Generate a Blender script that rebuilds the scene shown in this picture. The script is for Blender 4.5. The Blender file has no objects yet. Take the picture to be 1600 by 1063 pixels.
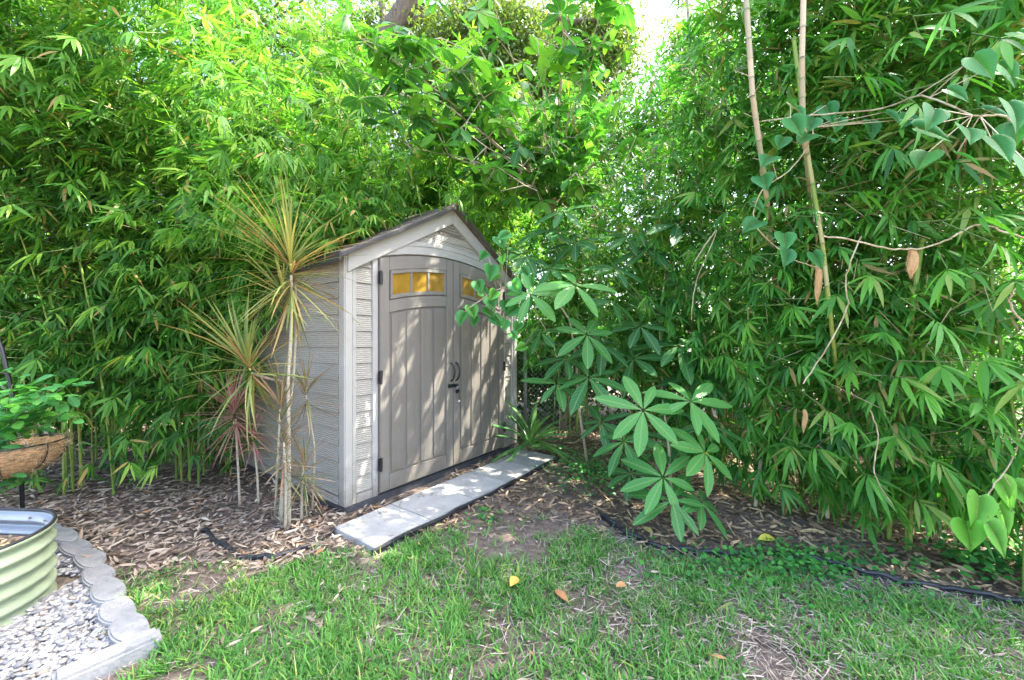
import bpy, math, random
import numpy as np
from mathutils import Vector, Matrix
random.seed(7); R = np.random.default_rng(11)
S = bpy.context.scene; C = S.collection
PI = math.pi; rad = math.radians
H = 1.3; F = 600.0
def at(x, y, Y): return np.array([(x-800)/F*Y, Y, H-(y-531.5)/F*Y])
def gp(x, y, z=0.0):
    Y = (H-z)*F/(y-531.5); return np.array([(x-800)/F*Y, Y, z])
U = np.array([.5825, .8128, 0]); DD = np.array([-.8128, .5825, 0]); O = np.array([-1.247, 2.878, 0])
def loc(P): Q = np.atleast_2d(P)-O; return Q@U, Q@DD

# ------------------------------------------------------------------ materials
def newmat(name):
    m = bpy.data.materials.new(name); m.use_nodes = True
    nt = m.node_tree; nt.nodes.clear(); out = nt.nodes.new('ShaderNodeOutputMaterial'); return m, nt, out
def nd(nt, t, ins=None, **kw):
    n = nt.nodes.new(t)
    for k, v in kw.items(): setattr(n, k, v)
    for k, v in (ins or {}).items():
        if isinstance(v, bpy.types.NodeSocket): nt.links.new(v, n.inputs[k])
        else: n.inputs[k].default_value = v
    return n
def c4(c): return (c[0], c[1], c[2], 1)
def ramp(nt, fac, stops, interp='LINEAR'):
    r = nt.nodes.new('ShaderNodeValToRGB'); r.color_ramp.interpolation = interp
    e = r.color_ramp.elements
    while len(e) < len(stops): e.new(.5)
    for i, (p, c) in enumerate(stops): e[i].position = p; e[i].color = c4(c)
    nt.links.new(fac, r.inputs[0]); return r.outputs[0]
def leafmat(name, stops, trans=.4, rough=.5, tint=(1.08, 1.35, .5), vein=0.0, spec=.22):
    m, nt, out = newmat(name)
    a = nd(nt, 'ShaderNodeAttribute', attribute_name='v')
    col = ramp(nt, a.outputs['Fac'], stops)
    if vein > 0:
        uv = nd(nt, 'ShaderNodeAttribute', attribute_name='lf')
        sx = nd(nt, 'ShaderNodeSeparateXYZ', {0: uv.outputs['Vector']})
        ab = nd(nt, 'ShaderNodeMath', {0: sx.outputs[1]}, operation='ABSOLUTE')
        mr = nd(nt, 'ShaderNodeMath', {0: ab.outputs[0], 1: .05}, operation='LESS_THAN')
        k = nd(nt, 'ShaderNodeMath', {0: sx.outputs[0], 1: 60.0}, operation='MULTIPLY')
        k2 = nd(nt, 'ShaderNodeMath', {0: ab.outputs[0], 1: -22.0}, operation='MULTIPLY')
        k3 = nd(nt, 'ShaderNodeMath', {0: k.outputs[0], 1: k2.outputs[0]}, operation='ADD')
        sn = nd(nt, 'ShaderNodeMath', {0: k3.outputs[0]}, operation='SINE')
        gt = nd(nt, 'ShaderNodeMath', {0: sn.outputs[0], 1: .8}, operation='GREATER_THAN')
        h = nd(nt, 'ShaderNodeMath', {0: gt.outputs[0], 1: .45}, operation='MULTIPLY')
        mx = nd(nt, 'ShaderNodeMath', {0: mr.outputs[0], 1: h.outputs[0]}, operation='MAXIMUM')
        f = nd(nt, 'ShaderNodeMath', {0: mx.outputs[0], 1: vein}, operation='MULTIPLY')
        mc = nd(nt, 'ShaderNodeMix', data_type='RGBA'); nt.links.new(f.outputs[0], mc.inputs[0]); nt.links.new(col, mc.inputs[6])
        mc.inputs[7].default_value = (.30, .42, .14, 1); col = mc.outputs[2]
        tb = nd(nt, 'ShaderNodeTexCoord'); nb = nd(nt, 'ShaderNodeTexNoise', {'Vector': tb.outputs['Object'], 'Scale': 38.0, 'Detail': 3.0}); fb = nd(nt, 'ShaderNodeMapRange', {0: nb.outputs[0], 1: .66, 2: .72, 3: 0., 4: .65})
        mb = nd(nt, 'ShaderNodeMix', data_type='RGBA'); nt.links.new(fb.outputs[0], mb.inputs[0]); nt.links.new(col, mb.inputs[6]); mb.inputs[7].default_value = (.20, .17, .05, 1); col = mb.outputs[2]
    p = nd(nt, 'ShaderNodeBsdfPrincipled', {'Base Color': col, 'Roughness': rough, 'Specular IOR Level': spec})
    tc = nd(nt, 'ShaderNodeMix', data_type='RGBA', blend_type='MULTIPLY'); tc.inputs[0].default_value = 1
    nt.links.new(col, tc.inputs[6]); tc.inputs[7].default_value = c4(tint)
    t = nd(nt, 'ShaderNodeBsdfTranslucent', {'Color': tc.outputs[2]})
    mix = nd(nt, 'ShaderNodeMixShader', {0: trans, 1: p.outputs[0], 2: t.outputs[0]})
    nt.links.new(mix.outputs[0], out.inputs[0]); return m
def solid(name, col, rough=.6, metal=0, nscale=None, namt=.25, bump=0, bscale=None, stretch=(1, 1, 1), col2=None, spec=.5, detail=6, dirt=0):
    m, nt, out = newmat(name)
    tc = nd(nt, 'ShaderNodeTexCoord'); mp = nd(nt, 'ShaderNodeMapping', {0: tc.outputs['Object'], 'Scale': stretch})
    p = nd(nt, 'ShaderNodeBsdfPrincipled', {'Roughness': rough, 'Metallic': metal, 'Specular IOR Level': spec})
    if nscale:
        n = nd(nt, 'ShaderNodeTexNoise', {'Vector': mp.outputs[0], 'Scale': nscale, 'Detail': detail, 'Roughness': .65})
        b = col2 or tuple(c*(1-namt) for c in col); a = col if col2 else tuple(min(1, c*(1+namt)) for c in col)
        cc = ramp(nt, n.outputs[0], [(.32, b), (.68, a)]); nt.links.new(cc, p.inputs['Base Color'])
    else: p.inputs['Base Color'].default_value = c4(col)
    if dirt:                            # splashed soil on the lowest part
        sx = nd(nt, 'ShaderNodeSeparateXYZ', {0: tc.outputs['Object']}); n3 = nd(nt, 'ShaderNodeTexNoise', {'Vector': tc.outputs['Object'], 'Scale': 7.0, 'Detail': 8.0, 'Roughness': .7})
        a_ = nd(nt, 'ShaderNodeMapRange', {0: sx.outputs[2], 1: .0, 2: .55, 3: .34, 4: -.05}); b_ = nd(nt, 'ShaderNodeMath', {0: a_.outputs[0], 1: n3.outputs[0]}, operation='ADD')
        f_ = nd(nt, 'ShaderNodeMapRange', {0: b_.outputs[0], 1: .56, 2: .85, 3: 0., 4: dirt*2}); mc = nd(nt, 'ShaderNodeMix', data_type='RGBA'); nt.links.new(f_.outputs[0], mc.inputs[0]); nt.links.new(cc, mc.inputs[6]); mc.inputs[7].default_value = (.14, .115, .08, 1); nt.links.new(mc.outputs[2], p.inputs['Base Color'])
    if bump:
        n2 = nd(nt, 'ShaderNodeTexNoise', {'Vector': mp.outputs[0], 'Scale': bscale or nscale, 'Detail': detail, 'Roughness': .6})
        bp = nd(nt, 'ShaderNodeBump', {'Strength': bump, 'Distance': .01, 'Height': n2.outputs[0]})
        nt.links.new(bp.outputs[0], p.inputs['Normal'])
    nt.links.new(p.outputs[0], out.inputs[0]); return m
def attrmat(name, stops, rough=.8, bump=0, bscale=40, spec=.3):
    m, nt, out = newmat(name)
    a = nd(nt, 'ShaderNodeAttribute', attribute_name='v'); col = ramp(nt, a.outputs['Fac'], stops)
    p = nd(nt, 'ShaderNodeBsdfPrincipled', {'Base Color': col, 'Roughness': rough, 'Specular IOR Level': spec})
    if bump:
        tc = nd(nt, 'ShaderNodeTexCoord'); n2 = nd(nt, 'ShaderNodeTexNoise', {'Vector': tc.outputs['Object'], 'Scale': bscale, 'Detail': 5})
        bp = nd(nt, 'ShaderNodeBump', {'Strength': bump, 'Distance': .01, 'Height': n2.outputs[0]}); nt.links.new(bp.outputs[0], p.inputs['Normal'])
    nt.links.new(p.outputs[0], out.inputs[0]); return m

G = {}
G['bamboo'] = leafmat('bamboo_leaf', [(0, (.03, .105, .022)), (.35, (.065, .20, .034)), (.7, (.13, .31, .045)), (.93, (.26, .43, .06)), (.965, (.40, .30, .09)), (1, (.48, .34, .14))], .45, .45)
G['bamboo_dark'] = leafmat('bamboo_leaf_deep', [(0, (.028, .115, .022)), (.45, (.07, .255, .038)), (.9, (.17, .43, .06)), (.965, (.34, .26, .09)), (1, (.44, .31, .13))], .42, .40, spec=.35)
G['broad'] = leafmat('broad_leaf', [(0, (.03, .13, .035)), (.5, (.07, .25, .045)), (1, (.20, .42, .05))], .45, .38, vein=.3)
G['pachira'] = leafmat('palmate_leaf', [(0, (.025, .12, .035)), (.5, (.055, .22, .045)), (1, (.12, .36, .075))], .3, .42, vein=.38, spec=.35)
G['heart'] = leafmat('heart_leaf', [(0, (.045, .21, .07)), (.6, (.075, .30, .085)), (1, (.17, .48, .06))], .42, .48, vein=.25)
G['far'] = leafmat('far_leaf', [(0, (.06, .14, .025)), (.5, (.11, .22, .035)), (1, (.2, .33, .05))], .5, .45)
G['oak'] = leafmat('oak_leaf', [(0, (.06, .12, .028)), (.5, (.115, .195, .042)), (1, (.20, .29, .07))], .45, .45, tint=(1.3, 1.25, .6))
G['grass'] = leafmat('grass_blade', [(0, (.055, .15, .04)), (.5, (.115, .31, .06)), (.85, (.20, .42, .085)), (.95, (.30, .40, .09)), (1, (.45, .40, .18))], .35, .45)
G['weed'] = leafmat('weed_leaf', [(0, (.035, .15, .04)), (.6, (.06, .25, .05)), (1, (.1, .34, .06))], .35, .4)
G['drac_g'] = leafmat('cordyline_green', [(0, (.13, .21, .07)), (.35, (.27, .32, .09)), (.65, (.42, .39, .12)), (.9, (.44, .30, .12)), (1, (.38, .17, .10))], .3, .42, tint=(1.15, 1.1, .7))
G['drac_p'] = leafmat('cordyline_pink', [(0, (.18, .20, .10)), (.3, (.34, .18, .14)), (.7, (.45, .15, .17)), (1, (.5, .33, .22))], .3, .42, tint=(1.2, 1, .8))
G['drac_b'] = leafmat('cordyline_brown', [(0, (.12, .17, .07)), (.4, (.24, .22, .10)), (.7, (.28, .14, .09)), (1, (.42, .3, .18))], .28, .45, tint=(1.2, 1, .7))
G['aloe'] = leafmat('spotted_leaf', [(0, (.05, .17, .05)), (.6, (.09, .26, .06)), (1, (.16, .34, .08))], .2, .35, vein=.2)
G['litter'] = attrmat('leaf_litter', [(0, (.09, .06, .045)), (.25, (.19, .14, .10)), (.5, (.32, .245, .18)), (.75, (.44, .36, .27)), (.93, (.56, .48, .39)), (1, (.40, .20, .09))], .75)
G['litter_r'] = attrmat('leaf_litter_warm', [(0, (.07, .045, .028)), (.3, (.21, .14, .085)), (.6, (.38, .27, .165)), (.85, (.46, .33, .18)), (1, (.6, .46, .26))], .75)
G['straw'] = attrmat('dry_thatch', [(0, (.17, .14, .12)), (.5, (.34, .285, .24)), (1, (.52, .46, .37))], .8)
G['pebble'] = attrmat('pale_pebble', [(0, (.15, .15, .155)), (.3, (.29, .29, .295)), (.8, (.44, .435, .43)), (1, (.32, .26, .20))], .7, .25, 60)
G['culm'] = attrmat('green_culm', [(0, (.10, .20, .035)), (.5, (.19, .29, .05)), (.8, (.32, .33, .08)), (.95, (.50, .44, .27)), (1, (.55, .5, .36))], .4)
G['paleculm'] = attrmat('pale_culm', [(0, (.20, .27, .14)), (.4, (.42, .37, .24)), (.8, (.58, .45, .30)), (1, (.62, .53, .40))], .55, .3, 30)
G['twig'] = attrmat('dry_twig', [(0, (.16, .11, .06)), (.6, (.34, .27, .15)), (1, (.52, .46, .32))], .7)
G['stem'] = attrmat('green_stem', [(0, (.06, .14, .03)), (1, (.16, .24, .07))], .55)
G['bark'] = solid('oak_bark', (.14, .11, .085), .9, nscale=7, namt=.5, bump=1, bscale=9, stretch=(3, 3, .7))
G['caneb'] = solid('ringed_cane', (.42, .37, .27), .8, nscale=25, namt=.35, bump=.6, stretch=(1, 1, 6))
G['wall'] = None
def wallmat():
    m, nt, out = newmat('wall_resin'); tc = nd(nt, 'ShaderNodeTexCoord'); mp = nd(nt, 'ShaderNodeMapping', {0: tc.outputs['Object'], 'Scale': (.5, .5, 1)})
    wv = nd(nt, 'ShaderNodeTexWave', {'Vector': mp.outputs[0], 'Scale': 20.0, 'Distortion': 3.2, 'Detail': 2.5, 'Detail Scale': 3.0}, bands_direction='Z')
    c = ramp(nt, wv.outputs['Fac'], [(.0, (.26, .238, .20)), (.35, (.385, .36, .305)), (1, (.42, .39, .335))])
    bp = nd(nt, 'ShaderNodeBump', {'Strength': .5, 'Distance': .006, 'Height': wv.outputs['Fac']})
    p = nd(nt, 'ShaderNodeBsdfPrincipled', {'Base Color': c, 'Roughness': .55, 'Normal': bp.outputs[0]}); nt.links.new(p.outputs[0], out.inputs[0]); return m
G['wall'] = wallmat()
G['trim'] = solid('trim_resin', (.40, .385, .35), .5, nscale=3, namt=.07, bump=.12, bscale=60, dirt=.3)
G['door'] = solid('door_resin', (.195, .175, .148), .5, dirt=.25, nscale=5, namt=.08, bump=.4, bscale=40, stretch=(3, 3, .15), detail=4)
G['doortrim'] = solid('door_frame_resin', (.21, .19, .162), .5, dirt=.25, nscale=5, namt=.07, bump=.25, bscale=45, stretch=(2, 2, .3), detail=4)
G['roofm'] = solid('roof_shingle', (.17, .145, .115), .8, nscale=14, namt=.4, bump=.8, bscale=60)
G['fascia'] = solid('dark_fascia', (.06, .058, .06), .5, nscale=10, namt=.15)
G['base'] = solid('floor_resin', (.055, .055, .06), .6, nscale=10, namt=.3)
G['black'] = solid('black_metal', (.015, .015, .017), .38, nscale=20, namt=.3)
G['steel'] = solid('steel', (.5, .5, .5), .3, metal=1)
G['white'] = solid('white_tag', (.75, .75, .78), .4)
G['slab'] = solid('concrete_slab', (.44, .43, .40), .85, nscale=7, col2=(.32, .315, .295), bump=.5, bscale=90)
G['edgestone'] = solid('edging_concrete', (.33, .33, .32), .9, nscale=9, col2=(.19, .195, .20), bump=.7, bscale=50)
G['blackplastic'] = solid('black_plastic', (.022, .023, .027), .45, nscale=8, namt=.4, bump=.3)
G['bedgreen'] = solid('green_steel', (.25, .31, .21), .4, nscale=5, namt=.08)
G['bedin'] = solid('galvanised_inside', (.30, .32, .34), .4, metal=.3, nscale=4, namt=.1)
G['coir'] = solid('coir_fibre', (.42, .25, .12), .95, nscale=30, namt=.45, bump=1, bscale=60, stretch=(1, 1, 3))
G['gal'] = solid('galvanised', (.34, .34, .33), .5, metal=.5, nscale=20, namt=.2)
G['sheath'] = solid('dry_sheath', (.40, .24, .10), .7, nscale=18, namt=.3, bump=.8, stretch=(5, 5, 1))
def amber():
    m, nt, out = newmat('amber_pane')
    tc = nd(nt, 'ShaderNodeTexCoord'); n = nd(nt, 'ShaderNodeTexNoise', {'Vector': tc.outputs['Object'], 'Scale': 9.0, 'Detail': 3})
    c = ramp(nt, n.outputs[0], [(.3, (.20, .11, .012)), (.7, (.36, .21, .03))])
    p = nd(nt, 'ShaderNodeBsdfPrincipled', {'Base Color': c, 'Roughness': .25, 'Coat Weight': .3})
    nt.links.new(p.outputs[0], out.inputs[0]); return m
G['amber'] = amber()
def soil():
    m, nt, out = newmat('soil'); tc = nd(nt, 'ShaderNodeTexCoord')
    n = nd(nt, 'ShaderNodeTexNoise', {'Vector': tc.outputs['Object'], 'Scale': 1.6, 'Detail': 8, 'Roughness': .65})
    n2 = nd(nt, 'ShaderNodeTexNoise', {'Vector': tc.outputs['Object'], 'Scale': 28, 'Detail': 8, 'Roughness': .75})
    a = ramp(nt, n.outputs[0], [(.35, (.15, .118, .095)), (.65, (.25, .21, .18))])
    b = ramp(nt, n2.outputs[0], [(.3, (.35, .33, .31)), (.7, (1.35, 1.3, 1.25))])
    mx = nd(nt, 'ShaderNodeMix', data_type='RGBA', blend_type='MULTIPLY'); mx.inputs[0].default_value = 1
    nt.links.new(a, mx.inputs[6]); nt.links.new(b, mx.inputs[7])
    bp = nd(nt, 'ShaderNodeBump', {'Strength': .9, 'Distance': .02, 'Height': n2.outputs[0]})
    p = nd(nt, 'ShaderNodeBsdfPrincipled', {'Base Color': mx.outputs[2], 'Roughness': .95, 'Normal': bp.outputs[0], 'Specular IOR Level': .2})
    nt.links.new(p.outputs[0], out.inputs[0]); return m
G['soil'] = soil()

# ------------------------------------------------------------------ objects
def tag(o, label=None, cat=None, group=None, kind=None):
    if label: o['label'] = label
    if cat: o['category'] = cat
    if group: o['group'] = group
    if kind: o['kind'] = kind
    return o
def empty(name, p, rz=0, label=None, cat=None, group=None):
    o = bpy.data.objects.new(name, None); C.objects.link(o); o.location = tuple(float(v) for v in p); o.rotation_euler = (0, 0, rz)
    o.empty_display_size = .05
    return tag(o, label, cat, group)
def link(name, me, mat, parent=None, world=True):
    me.materials.append(mat); o = bpy.data.objects.new(name, me); C.objects.link(o)
    if parent:
        o.parent = parent
        if world:                       # mesh data are in world coordinates: move into the parent's frame
            M = Matrix.LocRotScale(parent_world(parent)[0], parent_world(parent)[1], None)
            me.transform(M.inverted())
    return o
def parent_world(p):
    L = Vector((0, 0, 0)); rz = 0; q = p
    chain = []
    while q: chain.append(q); q = q.parent
    M = Matrix.Identity(4)
    for q in reversed(chain): M = M @ Matrix.LocRotScale(q.location, q.rotation_euler, None)
    return M.to_translation(), M.to_euler()
class MB:
    def __init__(s): s.v = []; s.f = []
    def quadbox(s, b, t):               # bottom ring, top ring of equal length
        n = len(b); k = len(s.v); s.v += [tuple(p) for p in b]+[tuple(p) for p in t]
        s.f.append(tuple(k+i for i in reversed(range(n)))); s.f.append(tuple(k+n+i for i in range(n)))
        for i in range(n): j = (i+1) % n; s.f.append((k+i, k+j, k+n+j, k+n+i))
    def box(s, a, b):
        x0, y0, z0 = a; x1, y1, z1 = b
        s.quadbox([(x0, y0, z0), (x1, y0, z0), (x1, y1, z0), (x0, y1, z0)], [(x0, y0, z1), (x1, y0, z1), (x1, y1, z1), (x0, y1, z1)])
    def band(s, u0, u1, lo, hi, y0, y1, n=1):   # strip in the u-z plane between two height functions
        f = lambda g, u: g(u) if callable(g) else g
        us = [u0+(u1-u0)*i/n for i in range(n+1)]; k = len(s.v)
        for u in us: s.v += [(u, y0, f(lo, u)), (u, y0, f(hi, u)), (u, y1, f(hi, u)), (u, y1, f(lo, u))]
        for i in range(n):
            a = k+4*i; b = a+4
            for j in range(4): q = (j+1) % 4; s.f.append((a+j, b+j, b+q, a+q))
        s.f.append((k, k+1, k+2, k+3)); e = k+4*n; s.f.append((e+3, e+2, e+1, e))
    def tube(s, pts, rs, n=8, cap=True):
        pts = [Vector(p) for p in pts]
        if not hasattr(rs, '__len__'): rs = [rs]*len(pts)
        k = len(s.v); ref = Vector((0, 0, 1))
        T0 = (pts[1]-pts[0]).normalized()
        if abs(T0.z) > .9: ref = Vector((1, 0, 0))
        X = T0.cross(ref).normalized()
        for i, p in enumerate(pts):
            T = (pts[min(i+1, len(pts)-1)]-pts[max(i-1, 0)]).normalized()
            X = (X-T*X.dot(T)).normalized(); Y = T.cross(X)
            for j in range(n):
                a = 2*PI*j/n; s.v.append(tuple(p+(X*math.cos(a)+Y*math.sin(a))*rs[i]))
        for i in range(len(pts)-1):
            for j in range(n):
                q = (j+1) % n; s.f.append((k+i*n+j, k+i*n+q, k+(i+1)*n+q, k+(i+1)*n+j))
        if cap: s.f.append(tuple(k+j for j in reversed(range(n)))); s.f.append(tuple(k+(len(pts)-1)*n+j for j in range(n)))
    def build(s, name, mat, parent=None, world=False, smooth=False, bevel=0):
        me = bpy.data.meshes.new(name); me.from_pydata(s.v, [], s.f); me.update()
        import bmesh
        bm = bmesh.new(); bm.from_mesh(me); bmesh.ops.recalc_face_normals(bm, faces=bm.faces)
        if bevel: bmesh.ops.bevel(bm, geom=[e for e in bm.edges if len(e.link_faces) == 2 and e.calc_face_angle() > .5], offset=bevel, segments=2, affect='EDGES', clamp_overlap=True)
        bm.to_mesh(me); bm.free()
        if smooth: me.polygons.foreach_set('use_smooth', [True]*len(me.polygons))
        return link(name, me, mat, parent, world)
def rawmesh(name, V, polys, v, uv=None, smooth=False):
    """V (n,3); polys = list of int arrays (m,k)"""
    me = bpy.data.meshes.new(name); me.vertices.add(len(V)); me.vertices.foreach_set('co', np.ascontiguousarray(V, dtype=np.float32).ravel())
    idx = np.concatenate([p.ravel() for p in polys]); tot = np.concatenate([np.full(len(p), p.shape[1]) for p in polys])
    st = np.concatenate([[0], np.cumsum(tot)[:-1]])
    me.loops.add(len(idx)); me.loops.foreach_set('vertex_index', idx.astype(np.int32))
    me.polygons.add(len(tot)); me.polygons.foreach_set('loop_start', st.astype(np.int32))
    if smooth: me.polygons.foreach_set('use_smooth', np.ones(len(tot), dtype=bool))
    a = me.attributes.new('v', 'FLOAT', 'POINT'); a.data.foreach_set('value', np.ascontiguousarray(v, dtype=np.float32))
    if uv is not None:
        a = me.attributes.new('lf', 'FLOAT_VECTOR', 'POINT'); a.data.foreach_set('vector', np.ascontiguousarray(uv, dtype=np.float32).ravel())
    me.update(calc_edges=True); me.validate(); return me
def nrm(a): return a/np.maximum(np.linalg.norm(a, axis=-1, keepdims=True), 1e-9)
def mid_template(st):                   # stations [(a, halfwidth)], first and last width 0; midrib column
    V = [(st[0][0], 0)]; T = []; Q = []
    for a, w in st[1:-1]: V += [(a, -w), (a, 0), (a, w)]
    V.append((st[-1][0], 0)); n = len(st)-2
    T += [(0, 1, 2), (0, 2, 3)]
    for i in range(n-1): b = 1+3*i; Q += [(b, b+3, b+4, b+1), (b+1, b+4, b+5, b+2)]
    b = 1+3*(n-1); e = len(V)-1; T += [(b, e, b+1), (b+1, e, b+2)]
    return np.array(V, float), np.array(T), (np.array(Q) if Q else None)
TL = mid_template([(0, 0), (.25, .5), (.6, .38), (1, 0)])
TL2 = mid_template([(0, 0), (.08, .2), (.28, .46), (.5, .48), (.75, .3), (1, 0)])
TB = mid_template([(0, 0), (.12, .16), (.35, .4), (.6, .5), (.82, .36), (.94, .16), (1, 0)])
TD = (np.array([(0, 0), (.45, -.5), (.45, .5), (1, 0)], float), np.array([(0, 1, 3), (0, 3, 2)]), None)
TG = (np.array([(0, -.5), (0, .5), (.4, -.45), (.4, .45), (.75, -.3), (.75, .3), (1, 0)], float), np.array([(4, 6, 5)]), np.array([(0, 2, 3, 1), (2, 4, 5, 3)]))
hl = [(0, 0), (-.12, .22), (-.08, .42), (.1, .56), (.32, .55), (.58, .38), (.82, .15), (1, 0)]
TH = None
def heart_t():
    L = [(a, -w) for a, w in hl[1:-1]]; Rr = [(a, w) for a, w in hl[1:-1]]; Mi = [(.0, 0), (.18, 0), (.36, 0), (.58, 0), (.82, 0), (1, 0)]
    V = L+Mi+Rr; n = len(L); T = []; m0 = n; r0 = n+len(Mi)
    # left/right fans: pair stations
    for sgn, b in ((-1, 0), (1, r0)):
        T += [(m0, b, b+1), (m0, b+1, b+2), (m0, b+2, m0+1), (m0+1, b+2, b+3), (m0+1, b+3, m0+2), (m0+2, b+3, b+4), (m0+2, b+4, m0+3), (m0+3, b+4, b+5), (m0+3, b+5, m0+4), (m0+4, b+5, m0+5)]
    return np.array(V, float), np.array(T), None
TH = heart_t()
def leaves(name, parent, mat, P, D, N, L, W, v, T=TL, droop=.15, fold=.25, smooth=False, kind=None, curl=None):
    P = np.asarray(P, float); n = len(P); D = nrm(np.asarray(D, float)); N = np.asarray(N, float)
    Sd = nrm(np.cross(D, N)); N = np.cross(Sd, D)
    t, tr, qd = T; a = t[:, 0][None, :, None]; s = t[:, 1][None, :, None]
    L = np.broadcast_to(L, (n,))[:, None, None]; W = np.broadcast_to(W, (n,))[:, None, None]
    dr = np.broadcast_to(droop, (n,))[:, None, None]
    V = P[:, None]+D[:, None]*L*a+Sd[:, None]*W*s+N[:, None]*(W*fold*np.abs(s)-L*dr*a*a)
    m = len(t); off = (np.arange(n)*m)[:, None, None]
    polys = [(tr[None]+off).reshape(-1, 3)]
    if qd is not None: polys.append((qd[None]+off).reshape(-1, 4))
    uv = np.tile(np.concatenate([t, np.zeros((m, 1))], 1), (n, 1))
    me = rawmesh(name, V.reshape(-1, 3), polys, np.repeat(np.clip(np.broadcast_to(v, (n,)), 0, 1), m), uv, smooth)
    o = link(name, me, mat, parent)
    if kind: o['kind'] = kind
    return o
def sticks_mesh(name, A, B, r0, r1, v, ns=4):
    A = np.asarray(A, float); B = np.asarray(B, float); n = len(A); T = nrm(B-A)
    ref = np.where(np.abs(T[:, 2:3]) > .9, np.array([[1., 0, 0]]), np.array([[0, 0, 1.]]))
    X = nrm(np.cross(T, ref)); Y = np.cross(T, X)
    an = np.arange(ns)*2*PI/ns; ring = X[:, None]*np.cos(an)[None, :, None]+Y[:, None]*np.sin(an)[None, :, None]
    r0 = np.broadcast_to(r0, (n,))[:, None, None]; r1 = np.broadcast_to(r1, (n,))[:, None, None]
    V = np.concatenate([A[:, None]+ring*r0, B[:, None]+ring*r1], 1).reshape(-1, 3)
    j = np.arange(ns); q = np.stack([j, (j+1) % ns, (j+1) % ns+ns, j+ns], 1)
    polys = (q[None]+(np.arange(n)*2*ns)[:, None, None]).reshape(-1, 4)
    return rawmesh(name, V, [polys], np.repeat(np.clip(np.broadcast_to(v, (n,)), 0, 1), 2*ns), None, True)
def sticks(name, parent, mat, A, B, r0, r1, v, ns=4): return link(name, sticks_mesh(name, A, B, r0, r1, v, ns), mat, parent)
def vnoise(X, Y, k=1.0, seed=0):
    r = np.random.default_rng(seed); o = np.zeros_like(np.asarray(X, float))
    for i in range(7):
        a = r.uniform(0, 2*PI); f = k*(.6+.5*i); o = o+np.sin((X*math.cos(a)+Y*math.sin(a))*f*2+r.uniform(0, 6))*(1/(1+.5*i))
    return o/2.6

# ------------------------------------------------------------------ world, light, camera
w = bpy.data.worlds.new('World'); S.world = w; w.use_nodes = True; nt = w.node_tree; nt.nodes.clear()
SUN = Vector((.57*.943, .57*.30, .82)).normalized()
el = math.asin(SUN.z); az = math.atan2(SUN.x, SUN.y)
sky = nt.nodes.new('ShaderNodeTexSky'); sky.sky_type = 'NISHITA'; sky.sun_disc = False; sky.sun_elevation = el; sky.sun_rotation = az
sky.air_density = .85; sky.dust_density = 4.0; sky.ozone_density = .4
bg = nt.nodes.new('ShaderNodeBackground'); bg.inputs[1].default_value = .15; wo = nt.nodes.new('ShaderNodeOutputWorld')
nt.links.new(sky.outputs[0], bg.inputs[0]); nt.links.new(bg.outputs[0], wo.inputs[0])
sl = bpy.data.lights.new('sun', 'SUN'); sl.energy = 3.0; sl.angle = rad(.6); sl.color = (1, .94, .84)
so = bpy.data.objects.new('sun', sl); C.objects.link(so); so.location = (4, 2, 9); so.rotation_euler = SUN.to_track_quat('Z', 'Y').to_euler()
cam = bpy.data.cameras.new('camera'); cam.lens = 36*F/1600; cam.sensor_width = 36; cam.clip_end = 500; cam.clip_start = .05
co = bpy.data.objects.new('camera', cam); C.objects.link(co); co.location = (0, 0, H); co.rotation_euler = (rad(90), 0, 0); S.camera = co
S.cycles.max_bounces = 6; S.cycles.diffuse_bounces = 4; S.cycles.glossy_bounces = 2; S.cycles.transmission_bounces = 3
S.view_settings.view_transform = 'Standard'; S.view_settings.look = 'None'; S.view_settings.exposure = 3.2; S.view_settings.gamma = 1

# ------------------------------------------------------------------ ground
def ground():
    xs = np.concatenate([[-60, -20, -9], np.linspace(-5, 5, 120), [9, 20, 60]]); ys = np.concatenate([[-40, -10, -2], np.linspace(.8, 7, 90), [12, 30, 80]])
    X, Y = np.meshgrid(xs, ys); ed = (np.abs(X) < 5) & (Y > .8) & (Y < 7)
    Z = np.where(ed, vnoise(X, Y, 2.2, 3)*.008+vnoise(X, Y, 7, 4)*.004-.008, -.01)
    V = np.stack([X, Y, Z], -1).reshape(-1, 3); nx = len(xs); i, j = np.meshgrid(np.arange(nx-1), np.arange(len(ys)-1)); a = (j*nx+i).ravel()
    me = rawmesh('ground', V, [np.stack([a, a+1, a+nx+1, a+nx], 1)], np.zeros(len(V)), None, True)
    tag(link('ground', me, G['soil']), kind='structure')
ground()

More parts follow.
